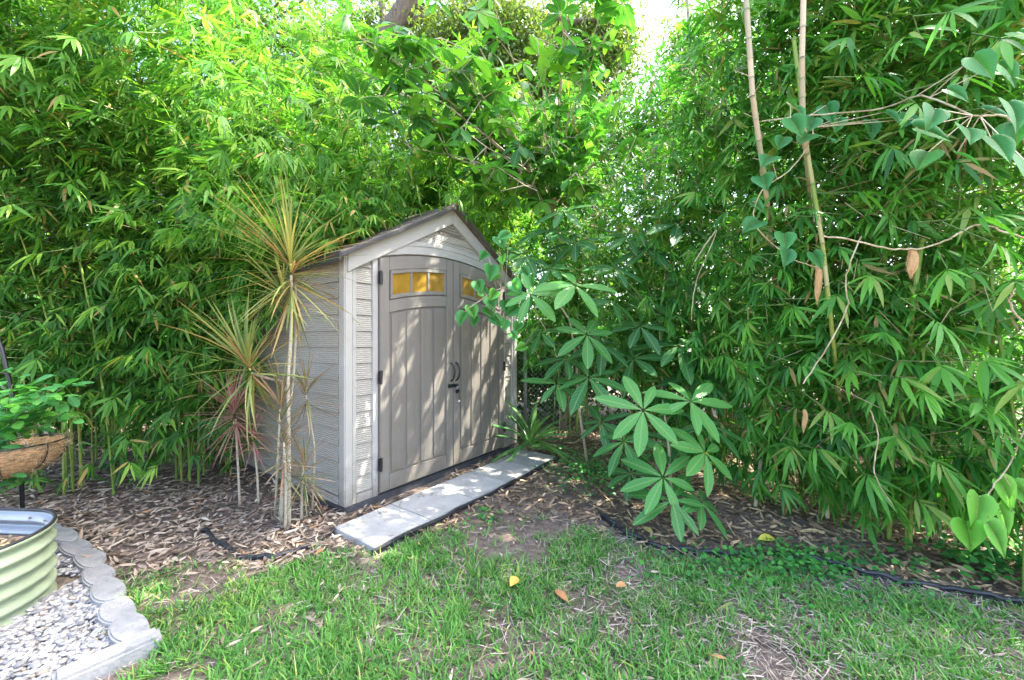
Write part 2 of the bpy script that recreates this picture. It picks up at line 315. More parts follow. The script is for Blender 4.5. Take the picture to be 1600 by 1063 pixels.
# ------------------------------------------------------------------ shed
WS = 2.21; DS = 2.1; UC = WS/2; ZE = 1.96; ZP = 2.585
sh = empty('garden_shed', O, math.atan2(U[1], U[0]), 'beige resin garden shed with grey-brown double doors and shingled gable roof', 'shed')
Aa = lambda u: .12*(1-((u-UC)/.835)**2)
roofz = lambda u: ZE+(ZP-ZE)*(1-abs(u-UC)/UC)
b = MB(); b.box((-.012, -.012, -.02), (WS+.012, DS+.012, .045)); b.build('floor_base', G['base'], sh, bevel=.004)
b = MB()                                                   # closed shell of the shed body
b.quadbox([(0, .02, .045), (WS, .02, .045), (WS, .02, ZE), (UC, .02, ZP-.02), (0, .02, ZE)], [(0, DS, .045), (WS, DS, .045), (WS, DS, ZE), (UC, DS, ZP-.02), (0, DS, ZE)])
b.build('wall_shell', G['trim'], sh)
def clap_front(u0, u1, z0, z1, step=.125, top=None):
    m = MB(); z = z0
    while z < z1-.02:
        h = min(step, z1-z)-.004
        m.quadbox([(u0, .019, z), (u1, .019, z), (u1, .001, z), (u0, .001, z)][::-1], [(u0, .019, z+h), (u1, .019, z+h), (u1, .011, z+h), (u0, .011, z+h)][::-1]); z += step
    return m
clap_front(.085, .225, .12, ZE-.06).build('siding_panel', G['wall'], sh, bevel=.002)
clap_front(WS-.225, WS-.085, .12, ZE-.06).build('siding_panel', G['wall'], sh, bevel=.002)
m = MB(); z = .12                                          # left side wall boards
while z < ZE-.05:
    h = min(.125, ZE-.03-z)-.006
    m.quadbox([(0, .075, z), (-.018, .075, z), (-.018, DS-.07, z), (0, DS-.07, z)], [(0, .075, z+h), (-.006, .075, z+h), (-.006, DS-.07, z+h), (0, DS-.07, z+h)]); z += .125
m.box((-.018, .075, .05), (0, DS-.07, .112)); m.build('side_siding', G['wall'], sh, bevel=.002)
m = MB(); z = .12
while z < ZE-.05:
    h = min(.125, ZE-.03-z)-.006
    m.quadbox([(WS, .075, z), (WS+.016, .075, z), (WS+.016, DS-.07, z), (WS, DS-.07, z)][::-1], [(WS, .075, z+h), (WS+.005, .075, z+h), (WS+.005, DS-.07, z+h), (WS, DS-.07, z+h)][::-1]); z += .125
m.build('side_siding', G['wall'], sh, bevel=.002)
for u0, u1, su in ((-.018, .05, -1), (WS-.05, WS+.018, 1)):
    m = MB(); m.box((u0, -.016, .047), (u1, .068, ZE-.01)); m.build('corner_trim', G['trim'], sh, bevel=.008)
    m = MB(); m.box((.05, -.006, .047) if su < 0 else (WS-.085, -.006, .047), (.085, .019, ZE) if su < 0 else (WS-.05, .019, ZE)); m.build('trim_strip', G['trim'], sh, bevel=.003)
for u0, u1 in ((.225, .272), (WS-.272, WS-.225)):
    m = MB(); m.box((u0, -.012, .047), (u1, .019, ZE+.01)); m.build('door_jamb', G['trim'], sh, bevel=.003)
for u0, u1 in ((.085, .225), (WS-.225, WS-.085)):
    m = MB(); m.box((u0, -.008, .047), (u1, .019, .112)); m.build('trim_strip', G['trim'], sh, bevel=.003)
m = MB(); m.band(.05, WS-.05, lambda u: ZE+.012+max(-.05, Aa(u)), lambda u: min(ZE+.125+Aa(u), roofz(u)-.012), -.02, .019, 24); m.build('arched_header', G['trim'], sh, bevel=.003)
m = MB(); m.band(.10, WS-.10, lambda u: ZE+.085+Aa(u), lambda u: ZE+.094+Aa(u), -.026, -.019, 24); m.build('header_bead', G['trim'], sh)
m = MB()                                                   # gable boards between header and rake
for i in range(5):
    z0 = ZE+.205+i*.085; hw = UC*(ZP-.1-z0)/(ZP-ZE)
    if hw > .12:
        f = lambda u, z0=z0: max(z0, ZE+.13+Aa(u))
        m.band(UC-hw, UC+hw, lambda u: max(z0-.0, ZE+.128+Aa(u)), lambda u: max(min(z0+.08, roofz(u)-.05), ZE+.13+Aa(u)), -.004, .019, 20)
m.build('gable_siding', G['wall'], sh)
for s in (0, 1):
    ua, ub = (0.0, UC) if s == 0 else (UC, WS)
    m = MB(); m.band(ua, ub, lambda u: roofz(u)-.15, lambda u: roofz(u)-.012, -.034, .019, 6); m.build('rake_board', G['trim'], sh, bevel=.004)
m = MB()
for i in range(4): 
    z0 = ZP-.27+i*.026; hw = max(.03, UC*(ZP-.165-z0)/(ZP-ZE)); m.band(UC-hw, UC+hw, z0, z0+.012, -.012, -.004)
m.build('gable_vent', G['door'], sh)
# roof
for s in (-1, 1):
    rf = MB(); ov = .09; ue = -ov if s < 0 else WS+ov; ze = ZE-ov*(ZP-ZE)/UC
    nrow = 9; du = (UC-ue)/nrow; dz = (ZP+.005-ze)/nrow
    for i in range(nrow):
        u0 = ue+du*i; u1 = ue+du*(i+1.06); z0 = ze+dz*i; z1 = ze+dz*(i+1.06); t0 = .034; t1 = .020
        if i == nrow-1: u1 = ue+du*(i+1); z1 = ze+dz*(i+1)
        rf.quadbox([(u0, -.085, z0), (u1, -.085, z1), (u1, DS+.08, z1), (u0, DS+.08, z0)], [(u0, -.085, z0+t0), (u1, -.085, z1+t1), (u1, DS+.08, z1+t1), (u0, DS+.08, z0+t0)])
    ro = rf.build('roof_slope', G['roofm'], sh)
    fb = MB(); fb.band(min(ue, UC), max(ue, UC), lambda u: ze+(ZP-ze)*(1-abs(u-UC)/abs(ue-UC))-.012, lambda u: ze+(ZP-ze)*(1-abs(u-UC)/abs(ue-UC))+.018, -.10, -.0852, 1); fb.build('fascia', G['fascia'], ro, bevel=.003)
    fb = MB(); u0, u1 = (ue-.014, ue-.0005) if s < 0 else (ue+.0005, ue+.014); fb.box((u0, -.10, ze-.045), (u1, DS+.08, ze+.03)); fb.build('gutter_edge', G['fascia'], ro, bevel=.003)
m = MB(); m.quadbox([(UC-.09, -.09, ZP-.02), (UC+.09, -.09, ZP-.02), (UC+.09, DS+.08, ZP-.02), (UC-.09, DS+.08, ZP-.02)], [(UC-.008, -.09, ZP+.045), (UC+.008, -.09, ZP+.045), (UC+.008, DS+.08, ZP+.045), (UC-.008, DS+.08, ZP+.045)]); m.build('ridge_cap', G['roofm'], sh, bevel=.004)
# doors
def door(ua, ub, hs):                  # hs: hinge side -1 left, +1 right
    m = MB(); m.band(ua, ub, .075, lambda u: ZE-.005+Aa(u), -.022, .018, 10); d = m.build('door', G['door'], sh)
    st = .085; y0, y1 = -.036, -.0225; L0, L1 = ua+st, ub-st
    m = MB(); zt = lambda k: (lambda u: ZE-k+Aa(u))
    m.band(ua, L0, .075, zt(.005), y0, y1); m.band(L1, ub, .075, zt(.005), y0, y1)
    m.band(L0+.0005, L1-.0005, .075, .20, y0, y1); m.band(L0+.0005, L1-.0005, zt(.115), zt(.005), y0, y1, 8)
    m.band(L0+.0005, L1-.0005, zt(.46), zt(.36), y0, y1, 8); m.build('stile_and_rail', G['doortrim'], d, bevel=.003)
    m = MB(); n = 4; wp = (L1-L0-.03)/n; g = .022
    for i in range(n):
        a = L0+.015+wp*i+g/2; m.band(a, a+wp-g, .215, zt(.475), -.031, -.0225, 4)
    m.build('door_plank', G['door'], d, bevel=.004)
    wf = MB(); y2 = -.042; a, c = L0+.012, L1-.012
    wf.band(a, c, zt(.148), zt(.118), y2, y1, 8); wf.band(a, c, zt(.352), zt(.318), y2, y1, 8)
    wf.band(a, a+.022, zt(.318), zt(.148), y2, y1); wf.band(c-.022, c, zt(.318), zt(.148), y2, y1)
    wd = (c-a-.044)
    for i in (1, 2): q = a+.022+wd*i/3; wf.band(q-.011, q+.011, zt(.318), zt(.148), y2+.003, y1)
    wfo = wf.build('window', G['doortrim'], d, bevel=.003)
    p = MB(); p.band(a+.01, c-.01, zt(.33), zt(.13), -.029, -.024, 8); p.build('window_pane', G['amber'], d)
    for z in (.30, 1.0, 1.80):
        hu = ua if hs < 0 else ub
        m = MB(); m.tube([(hu-hs*-.0, -.046, z-.055), (hu, -.046, z+.055)], .010, 10); m.box((hu-.020, -.041, z-.05), (hu+.020, -.0365, z+.05)); m.build('hinge', G['black'], d, bevel=.001)
    cu = ub-.03 if hs < 0 else ua+.03
    m = MB(); pts = []
    for i in range(13):
        a_ = -PI/2+PI*i/12; pts.append((cu, -.040-.048*math.cos(a_), .99+.085*math.sin(a_)))
    pts = [(pts[0][0], -.034, pts[0][2])]+pts+[(pts[-1][0], -.034, pts[-1][2])]
    m.tube(pts, .0085, 8); m.build('handle', G['black'], d, smooth=True)
    return d
dl = door(.276, UC-.004, -1); dr = door(UC+.004, WS-.276, 1)
m = MB(); m.box((UC-.075, -.045, .838), (UC+.06, -.037, .872)); m.tube([(UC+.045, -.05, .842), (UC+.045, -.05, .868)], .012, 8); m.build('hasp', G['black'], sh, bevel=.002)
def lp(u, y, z): return O+U*u+DD*y+np.array([0, 0, z])
pl = empty('padlock', lp(UC+.035, -.062, .78), math.atan2(U[1], U[0]), 'small dark padlock hanging from the hasp of the shed doors', 'padlock')
m = MB(); m.box((-.02, -.008, 0), (.02, .008, .035)); m.build('lock_body', G['black'], pl, bevel=.003)
m = MB(); m.tube([(.013*math.cos(a), 0, .035+.028*math.sin(a)+.004) for a in np.linspace(0, PI, 9)], .003, 6); m.build('shackle', G['steel'], pl, smooth=True)
kr = empty('key_bunch', lp(UC+.04, -.07, .70), math.atan2(U[1], U[0]), 'bunch of keys with white tag hanging from the padlock on the shed doors', 'keys')
m = MB(); m.tube([(.014*math.cos(a), 0, .07+.014*math.sin(a)) for a in np.linspace(0, 2*PI, 13)], .0015, 5); m.build('ring', G['steel'], kr)
for dx in (-.008, .004):
    m = MB(); m.box((dx, -.003+dx*.5, .012), (dx+.006, -.001+dx*.5, .062)); m.box((dx-.004, -.0035+dx*.5, .045), (dx+.010, -.0005+dx*.5, .06)); m.build('key', G['steel'], kr)
m = MB(); m.box((-.006, -.006, -.008), (.018, .004, .012)); m.build('tag', G['white'], kr, bevel=.003)

# ------------------------------------------------------------------ slabs and their edging
slabl = ['pale concrete slab nearest the lawn, at the left end of the row before the shed', 'second concrete slab from the left below the left shed door', 'middle concrete slab under the meeting line of the shed doors', 'concrete slab with leaf scraps below the right shed door', 'farthest concrete slab, beside the spotted clump plant']
us = [-.2, .252, .705, 1.158, 1.61, 2.075]
for i in range(5):
    s0 = empty('paving_slab', lp((us[i]+us[i+1])/2, -.425, 0), math.atan2(U[1], U[0])+random.uniform(-.006, .006), slabl[i], 'paving slab', 'row of slabs in front of the shed')
    s0.rotation_euler[0] = random.uniform(-.008, .008)
    hw = (us[i+1]-us[i])/2-.003
    m = MB(); m.box((-hw, -.227, -.02), (hw, .227, .035)); me = m.build('slab', G['slab'], s0, bevel=.005)
    me.location = (0, 0, random.uniform(-.003, .003))
def edging(pts, label, hgt=.04, th=.012, tilt=0):
    m = MB(); P = [Vector(p) for p in pts]
    fine = []
    for i in range(len(P)-1):
        for k in range(6): fine.append(P[i].lerp(P[i+1], k/6)+Vector((random.uniform(-.008, .008), random.uniform(-.008, .008), -.010+.010*math.sin(i*2.1+k*.7)+random.uniform(-.004, .003))))
    fine.append(P[-1])
    m.tube([p+Vector((0, 0, hgt-.006)) for p in fine], .0125, 8)
    for i in range(len(fine)-1):
        a, c = fine[i], fine[i+1]; n = Vector((-(c-a).y, (c-a).x, 0)).normalized()*th/2
        m.quadbox([a-n, c-n, c+n, a+n], [p+Vector((0, 0, hgt-.008)) for p in (a-n, c-n, c+n, a+n)])
    return tag(m.build('lawn_edging', G['blackplastic'], smooth=False), label, 'edging', 'black plastic garden edging')
edging([lp(-.22, -.66, 0), lp(.5, -.665, 0), lp(1.3, -.66, 0), lp(2.08, -.665, 0)], 'straight black plastic edging along the front of the concrete slabs', .036)
edging([gp(318, 830), gp(345, 852), gp(378, 872), gp(430, 874), gp(470, 862), gp(522, 832)], 'short black plastic edging curving round the mulch under the red-leaved plants', .03)
edging([gp(935, 806), gp(975, 835), gp(1030, 857), gp(1090, 867), gp(1160, 873), gp(1225, 868), gp(1285, 882), gp(1370, 905), gp(1460, 920), gp(1560, 940), gp(1680, 975)], 'long black plastic edging between the right lawn and the bamboo', .04)

# ------------------------------------------------------------------ regions of the ground
lb = np.array([gp(60, 905), gp(190, 885), gp(250, 880), gp(330, 868), gp(420, 880), gp(500, 856), gp(585, 862), gp(700, 826), gp(850, 806), gp(960, 838), gp(1030, 862), gp(1160, 878), gp(1280, 890), gp(1580, 950), gp(1750, 985)])[:, :2]
lb = lb[np.argsort(lb[:, 0])]
def lawnY(X): return np.interp(X, lb[:, 0], lb[:, 1])
stones = np.array([gp(70, 820, .05), gp(98, 834, .05), gp(119, 852, .05), gp(140, 870, .05), gp(153, 893, .05), gp(168, 918, .05), gp(183, 948, .05), gp(203, 979, .05)])[:, :2]
corner = gp(226, 1000, .05)[:2]
def gravel(X, Y):                      # inside the stone edging
    sx = np.interp(Y, np.concatenate([[1.15], [corner[1]-.02], stones[::-1, 1]]), np.concatenate([[-1.83], [corner[0]-.03], stones[::-1, 0]]))
    return (X < sx-.02) & (Y < 2.5)
def shedfoot(X, Y, m=.0):
    P = np.stack([X, Y, np.zeros_like(X)], -1); u, d = loc(P)
    return ((u > -m-.03) & (u < WS+m) & (d > -m-.03) & (d < DS+m)) | ((u > -.21) & (u < 2.09) & (d > -.68) & (d < -.19))
# grass
def grass():
    n = 48000; X = R.uniform(-2.9, 4.4, n); Y = R.uniform(1.15, 3.0, n)
    ed = lawnY(X)+vnoise(X, Y, 5, 8)*.05
    dens = .58+.5*vnoise(X, Y, 2.3, 21)+.45*vnoise(X, Y, 7, 22)
    e = (X+.05)/.45; f = (Y-2.55)/.33; dens -= 1.1*np.exp(-(e*e+f*f)*1.1)
    dens -= .28*np.clip((X-.4)/1.5, 0, 1); dens -= np.clip((Y-ed+.18)/.2, 0, 1)*.35
    dens += .25*np.exp(-((X+.9)**2+(Y-1.8)**2)/.5)-.45*np.clip((Y-ed+.45)/.45, 0, 1)*(X < -.6)
    k = (Y < ed) & ~gravel(X, Y) & ~shedfoot(X, Y) & (R.random(n) < np.clip(dens, .03, 1)) & (np.abs(X) < Y*1.36+.25) & ~((X < corner[0]+.05) & (Y < corner[1]-(corner[0]-X)*1.2+.03))
    k &= ~((X > -1.95) & (X < -1.45) & (Y < 1.55) & (X < -1.4-(1.62-Y)*.75+.02) )
    X, Y = X[k], Y[k]; nt_ = len(X); nb = 5
    tx = np.repeat(X, nb); ty = np.repeat(Y, nb); m = len(tx)
    a = R.uniform(0, 2*PI, m); r = np.abs(R.normal(0, .014, m)); P = np.stack([tx+r*np.cos(a), ty+r*np.sin(a), np.full(m, -.006)], -1)
    tl = np.repeat(R.uniform(0, 1, nt_), nb); big = np.repeat(R.random(nt_) < .12, nb)
    lean = R.uniform(.25, 1.25, m); D = np.stack([np.cos(a)*lean, np.sin(a)*lean, np.ones(m)], -1)
    N = np.stack([-np.cos(a), -np.sin(a), lean], -1)+R.normal(0, .35, (m, 3))
    L = R.uniform(.028, .064, m)*(.8+.4*tl)*np.where(big, 1.5, 1); W = R.uniform(.0034, .0066, m)*np.where(big, 1.25, 1)
    v = np.clip(.42+.22*vnoise(P[:, 0], P[:, 1], 2.5, 31)+R.normal(0, .17, m)+.12*(tl-.5), 0, .93)
    warm = np.exp(-((P[:, 0]+1.5)**2+(P[:, 1]-1.95)**2)/.05)+np.exp(-((P[:, 0]+.02)**2+(P[:, 1]-2.1)**2)/.01)
    v = np.where(R.random(m) < .5*warm, .93, v); v = np.where(R.random(m) < .07, R.uniform(.9, 1, m), v)
    tag(leaves('grass', None, G['grass'], P, D, N, L, W, v, TG, R.uniform(.1, .45, m), .0), 'patchy bright green lawn grass', 'grass', kind='stuff')
    # dry thatch
    n = 34000; X = R.uniform(-2.6, 4, n); Y = R.uniform(1.15, 2.95, n); k = (Y < lawnY(X)+.08) & ~gravel(X, Y) & ~shedfoot(X, Y) & (np.abs(X) < Y*1.36+.25) & (R.random(n) < np.clip(.38+.5*np.clip(X, -.5, 1.5)/1.5-.8*np.exp(-(((X+.05)/.4)**2+((Y-2.55)/.3)**2)), .1, 1))
    X, Y = X[k], Y[k]; m = len(X); a = R.uniform(0, 2*PI, m)
    P = np.stack([X, Y, R.uniform(.001, .014, m)], -1); D = np.stack([np.cos(a), np.sin(a), R.normal(0, .12, m)], -1)
    tag(leaves('dry_thatch', None, G['straw'], P, D, np.tile([[0, 0, 1.]], (m, 1))+R.normal(0, .3, (m, 3)), R.uniform(.03, .10, m), R.uniform(.002, .005, m), R.random(m), TG, R.uniform(-.1, .15, m), 0), 'dry tan thatch lying between the grass blades', 'thatch', kind='stuff')
grass()
def litter(name, n, xr, yr, cond, mat, label, Lr, Wr, seed):
    X = R.uniform(*xr, n); Y = R.uniform(*yr, n); k = cond(X, Y) & ~shedfoot(X, Y, .02) & ~gravel(X, Y)
    X, Y = X[k], Y[k]; m = len(X); a = R.uniform(0, 2*PI, m)
    z = R.uniform(.0, .035, m)*(.6+.4*vnoise(X, Y, 4, seed)); P = np.stack([X, Y, np.maximum(z, .002)], -1)
    D = np.stack([np.cos(a), np.sin(a), R.normal(0, .16, m)], -1); N = np.tile([[0, 0, 1.]], (m, 1))+R.normal(0, .5, (m, 3))
    v = np.clip(R.beta(1.6, 2.1, m)+.1*vnoise(X, Y, 2, seed+1), 0, .97); v = np.where(R.random(m) < .02, 1, v)
    tag(leaves(name, None, mat, P, D, N, Lr[0]*.5+(Lr[1]*1.15-Lr[0]*.5)*R.beta(1.6, 3, m), R.uniform(*Wr, m), v, TL2, R.uniform(-.25, .3, m), R.uniform(-.3, .8)), label, 'leaf litter', kind='stuff')
litter('leaf_litter', 30000, (-6, -.9), (1.9, 6), lambda X, Y: (Y > lawnY(X)-.30*R.random(len(X))**2-.03+vnoise(X, Y, 6, 5)*.05) & (np.abs(X) < Y*1.4+.3), G['litter'], 'thick layer of pale brown dry leaves under the left bamboo', (.04, .12), (.008, .02), 41)
litter('leaf_litter', 32000, (-.6, 6), (1.5, 6.5), lambda X, Y: (Y > lawnY(X)+.0+vnoise(X, Y, 6, 5)*.05) & (np.abs(X) < Y*1.4+.3) & (R.random(len(X)) < np.where(X < .7, .75, 1)), G['litter_r'], 'dark brown and tan dry leaves under the right bamboo', (.04, .13), (.008, .022), 51)
def slabbits():
    n = 90; u = R.uniform(-.15, 2.05, n); d = np.where(R.random(n) < .6, -.2-R.random(n)*.12, R.uniform(-.64, -.2, n)); P = O+U*u[:, None]+DD*d[:, None]; P[:, 2] = .040; a = R.uniform(0, 2*PI, n)
    tag(leaves('leaf_bits', None, G['litter_r'], P, np.stack([np.cos(a), np.sin(a), 0*a+.03], -1), np.tile([[0, 0, 1.]], (n, 1))+R.normal(0, .2, (n, 3)), R.uniform(.012, .05, n), R.uniform(.005, .014, n), R.uniform(0, .9, n), TL2, .05, .2), 'small dry leaf bits lying on the concrete slabs', 'leaf litter', kind='stuff')
slabbits()
litter('leaf_litter', 1500, (-2.4, 3.6), (1.3, 2.9), lambda X, Y: (Y < lawnY(X)) & (np.abs(X) < Y*1.4), G['litter'], 'scattered dry leaf bits lying on the lawn', (.03, .08), (.006, .014), 61)
# named fallen leaves
def fallen(x, y, L, W, ang, col, label, z=.03):
    p = gp(x, y, z); mt = solid('fallen_leaf_skin', col, .6, nscale=30, namt=.2)
    D = np.array([[math.cos(ang), math.sin(ang), .1]]); p = p-D[0]*L/2
    o = leaves('fallen_leaf', None, mt, [p], D, [[.1, -.35, 1]], L, W, .5, TB, .1, .35); tag(o, label, 'leaf', 'big fallen leaves on the ground')
fallen(803, 908, .085, .05, 1.1, (.62, .36, .07), 'orange-yellow fallen leaf standing up in the lawn before the slabs', .045)
fallen(878, 930, .11, .04, 2.1, (.36, .17, .07), 'reddish brown fallen leaf in the lawn right of the orange one')
fallen(970, 914, .06, .035, .3, (.42, .2, .08), 'small rust brown curled leaf in the middle of the right lawn')
fallen(1197, 841, .12, .06, .1, (.50, .46, .06), 'yellow-green fallen leaf just above the right black edging', .02)
fallen(1012, 828, .12, .05, 1.9, (.45, .36, .14), 'tan fallen leaf under the low palmate plant', .02)
fallen(1265, 829, .17, .03, .05, (.60, .45, .22), 'long straw coloured leaf before the bamboo stems', .02)
fallen(797, 719, .10, .05, .4, (.30, .42, .08), 'green-yellow leaf lying on the farthest slabs', .042)

# weeds (ground cover)
def weeds(name, n, cx, cy, sx, sy, label, hmax=.08, size=(.018, .034)):
    X = R.normal(cx, sx, n); Y = R.normal(cy, sy, n); k = ~shedfoot(X, Y, .02); X, Y = X[k], Y[k]; m = len(X)
    a = R.uniform(0, 2*PI, m); P = np.stack([X, Y, R.uniform(.005, hmax, m)], -1); D = np.stack([np.cos(a), np.sin(a), R.normal(.1, .3, m)], -1)
    L = R.uniform(*size, m)
    tag(leaves(name, None, G['weed'], P, D, np.tile([[0, -.3, 1.]], (m, 1))+R.normal(0, .35, (m, 3)), L, L*.7, R.random(m), TB, .1, .2), label, 'weeds', kind='stuff')
p = gp(925, 752); weeds('ground_cover', 1100, p[0]+.05, p[1]+.1, .22, .25, 'dark green small-leaved ground cover beyond the slab end', .16)
p = gp(1230, 885); weeds('low_weeds', 900, p[0], p[1], .30, .10, 'small clover-like weeds along the right black edging', .06, (.02, .038))
p = gp(1130, 905); weeds('low_weeds', 300, p[0], p[1], .3, .08, 'loose small-leaved weeds in the middle of the right lawn', .03, (.012, .024))
p = gp(1360, 950); weeds('low_weeds', 500, p[0], p[1], .3, .09, 'small weeds creeping over the lower right lawn', .03, (.012, .024))
p = gp(1560, 890); weeds('ground_cover', 420, p[0], p[1], .16, .12, 'dark round-leaved creeper at the lower right corner of the bed', .12, (.035, .055))
p = gp(760, 810); weeds('low_weeds', 60, p[0], p[1], .06, .05, 'little leafy weed by the slab edging', .04)

# ------------------------------------------------------------------ gravel, stones, raised bed
import bmesh
def pebbles():
    bm = bmesh.new(); bmesh.ops.create_icosphere(bm, subdivisions=1, radius=1); bm.verts.ensure_lookup_table()
    V0 = np.array([v.co[:] for v in bm.verts]); F0 = np.array([[v.index for v in f.verts] for f in bm.faces]); bm.free()
    n = 20000; X = R.uniform(-3.4, -1.4, n); Y = R.uniform(1.2, 2.5, n)
    k = gravel(X, Y) & ~((X < -2.34) & (Y > 1.2) & (Y < 2.12)) & (np.abs(X) < Y*1.4+.15); X, Y = X[k], Y[k]; m = len(X)
    a = R.uniform(0, 2*PI, m); rx = R.uniform(.010, .022, m); ry = rx*R.uniform(.5, .8, m); rz = rx*R.uniform(.3, .5, m)
    V = V0[None]*(1+R.normal(0, .08, (m, len(V0), 1))); V = V*np.stack([rx, ry, rz], -1)[:, None]
    tl = R.normal(0, .3, m); V2 = V.copy(); V2[..., 2] = V[..., 2]*np.cos(tl)[:, None]+V[..., 0]*np.sin(tl)[:, None]
    c, s = np.cos(a)[:, None], np.sin(a)[:, None]; x = V[..., 0]*c-V[..., 1]*s; y = V[..., 0]*s+V[..., 1]*c
    V = np.stack([x+X[:, None], y+Y[:, None], V2[..., 2]+R.uniform(.0, .022, m)[:, None]], -1).reshape(-1, 3)
    me = rawmesh('gravel', V, [(F0[None]+(np.arange(m)*len(V0))[:, None, None]).reshape(-1, 3)], np.repeat(R.random(m), len(V0)), None, True)
    tag(link('gravel', me, G['pebble']), 'whitish flat pebbles inside the scalloped stone edging', 'gravel', kind='stuff')
pebbles()
slb = ['second edging stone from the far end, half sunk in dry leaves', 'grey edging stone third from the far end', 'rounded edging stone fourth from the far end', 'middle scalloped edging stone beside the pebbles', 'scalloped edging stone third from the near corner', 'pale edging stone second from the near corner', 'big sunlit edging stone next to the corner piece']
slb = ['farthest scalloped edging stone, half under dry leaves by the raised bed']+slb
for i, (x, y) in enumerate(stones):
    dn = stones[min(i+1, len(stones)-1)]-stones[max(i-1, 0)]; an = math.atan2(dn[1], dn[0]); nx = np.linalg.norm(dn)/(2 if 0 < i < len(stones)-1 else 1)
    root = empty('edging_stone', (x, y, 0), an, slb[i], 'edging stone', 'scalloped concrete edging stones round the gravel')
    m = MB(); ring = []
    for j in range(22):
        a = 2*PI*j/22; rr = 1+.05*math.sin(3*a+i)+random.uniform(-.015, .015); ring.append((nx*.66*rr*math.cos(a), .060*rr*math.sin(a)))
    m.quadbox([(p, q, -.03) for p, q in ring], [(p, q, .043+.005*(i % 2)) for p, q in ring]); m.build('stone', G['edgestone'], root, bevel=.007)
for (pa, pb, lab) in ((corner+np.array([.02, .05]), np.array([-1.70, 1.42]), 'straight pale corner edging stone at the lower left beside the lawn'), (np.array([-1.71, 1.41]), np.array([-1.93, 1.12]), 'straight edging stone cut off by the bottom of the photo')):
    dn = pb-pa; an = math.atan2(dn[1], dn[0]); L = np.linalg.norm(dn)
    root = empty('edging_stone', ((pa[0]+pb[0])/2, (pa[1]+pb[1])/2, 0), an, lab, 'edging stone', 'scalloped concrete edging stones round the gravel')
    m = MB(); m.box((-L/2, -.05, -.03), (L/2, .05, .055)); m.build('stone', G['edgestone'], root, bevel=.012)
# raised bed
bc = (-3.19, 1.67); hx, hy, cr = .90, .46, .34
def rr(off, n=12):
    P = []
    for cx, cy, a0 in ((hx-cr, hy-cr, 0), (-(hx-cr), hy-cr, PI/2), (-(hx-cr), -(hy-cr), PI), (hx-cr, -(hy-cr), 1.5*PI)):
        for i in range(n+1): a = a0+PI/2*i/n; P.append((cx+(cr+off)*math.cos(a), cy+(cr+off)*math.sin(a)))
    return P
bed = empty('raised_garden_bed', (bc[0], bc[1], 0), rad(-4), 'light green corrugated metal raised bed with rounded corners on white pebbles', 'raised bed')
def shell(fn, zs):
    m = MB(); rings = [rr(fn(z)) for z in zs]; n = len(rings[0])
    for rg, z in zip(rings, zs): m.v += [(x, y, z) for x, y in rg]
    for i in range(len(zs)-1):
        for j in range(n): q = (j+1) % n; m.f.append((i*n+j, i*n+q, (i+1)*n+q, (i+1)*n+j))
    return m
BH = .37; zs = list(np.linspace(-.01, BH, 60)); corr = lambda z: .017*math.cos(2*PI*z/.072)
shell(corr, zs).build('corrugated_panel', G['bedgreen'], bed, smooth=True)
shell(lambda z: corr(z)-.004, zs).build('inner_lining', G['bedin'], bed, smooth=True)
m = MB(); rg = rr(.008); m.tube([(x, y, BH+.002) for x, y in rg]+[(rg[0][0], rg[0][1], BH+.002)], .008, 8, False); m.build('rim', G['blackplastic'], bed, smooth=True)
for x, y in [rr(-.018)[i] for i in (0, 3, 9, 12)]:
    for z in (BH-.03,):
        m = MB(); m.tube([(x, y, z-.004), (x, y, z+.004)], .006, 8); m.build('bolt', G['steel'], bed)
m = MB(); rg = rr(-.03); m.v = [(0, 0, .27)]+[(x, y, .25) for x, y in rg]; m.f = [(0, 1+i, 1+(i+1) % len(rg)) for i in range(len(rg))]; m.build('soil', G['soil'], bed, smooth=True)
n = 2600; X = R.uniform(-3.95, -2.42, n); Y = R.uniform(1.32, 2.0, n); a = R.uniform(0, 2*PI, n)
tag(leaves('bed_mulch', None, G['litter_r'], np.stack([X, Y, R.uniform(.255, .285, n)], -1), np.stack([np.cos(a), np.sin(a), R.normal(0, .2, n)], -1), np.tile([[0, 0, 1.]], (n, 1))+R.normal(0, .4, (n, 3)), R.uniform(.02, .07, n), R.uniform(.01, .022, n), R.random(n), TL2, .1, .3), 'brown bark mulch filling the green raised bed', 'mulch', kind='stuff')

# ------------------------------------------------------------------ basket on its hook
hk = empty('shepherd_hook', gp(36, 800), 0, 'black metal plant hook standing behind the raised bed', 'plant hook')
m = MB(); pts = [at(36, 812, 2.5), at(33, 740, 2.5), at(28, 670, 2.5), at(17, 605, 2.5), at(4, 548, 2.5), at(-14, 500, 2.5), at(-45, 470, 2.47), at(-80, 470, 2.44), at(-95, 500, 2.42)]
m.tube(pts, .011, 8); m.build('pole', G['black'], hk, world=True, smooth=True)
BC = np.array([-3.06, 2.33, .66]); bs = empty('hanging_basket', BC, 0, 'hanging coir lined basket beside the raised bed', 'basket')
m = MB(); ns = 48; prof = [(.225, .005), (.235, -.02), (.225, -.07), (.19, -.12), (.13, -.165), (.05, -.185)]
for r, z in prof:
    for j in range(ns): a = 2*PI*j/ns; q = r*(1+random.uniform(-.035, .035)); m.v.append((q*math.cos(a), q*math.sin(a), z+random.uniform(-.008, .008)))
m.v.append((0, 0, -.19)); m.v.append((0, 0, -.03))
for i in range(len(prof)-1):
    for j in range(ns): q = (j+1) % ns; m.f.append((i*ns+j, i*ns+q, (i+1)*ns+q, (i+1)*ns+j))
for j in range(ns): m.f.append(((len(prof)-1)*ns+j, (len(prof)-1)*ns+(j+1) % ns, len(prof)*ns)); m.f.append(((j+1) % ns, j, len(prof)*ns+1))
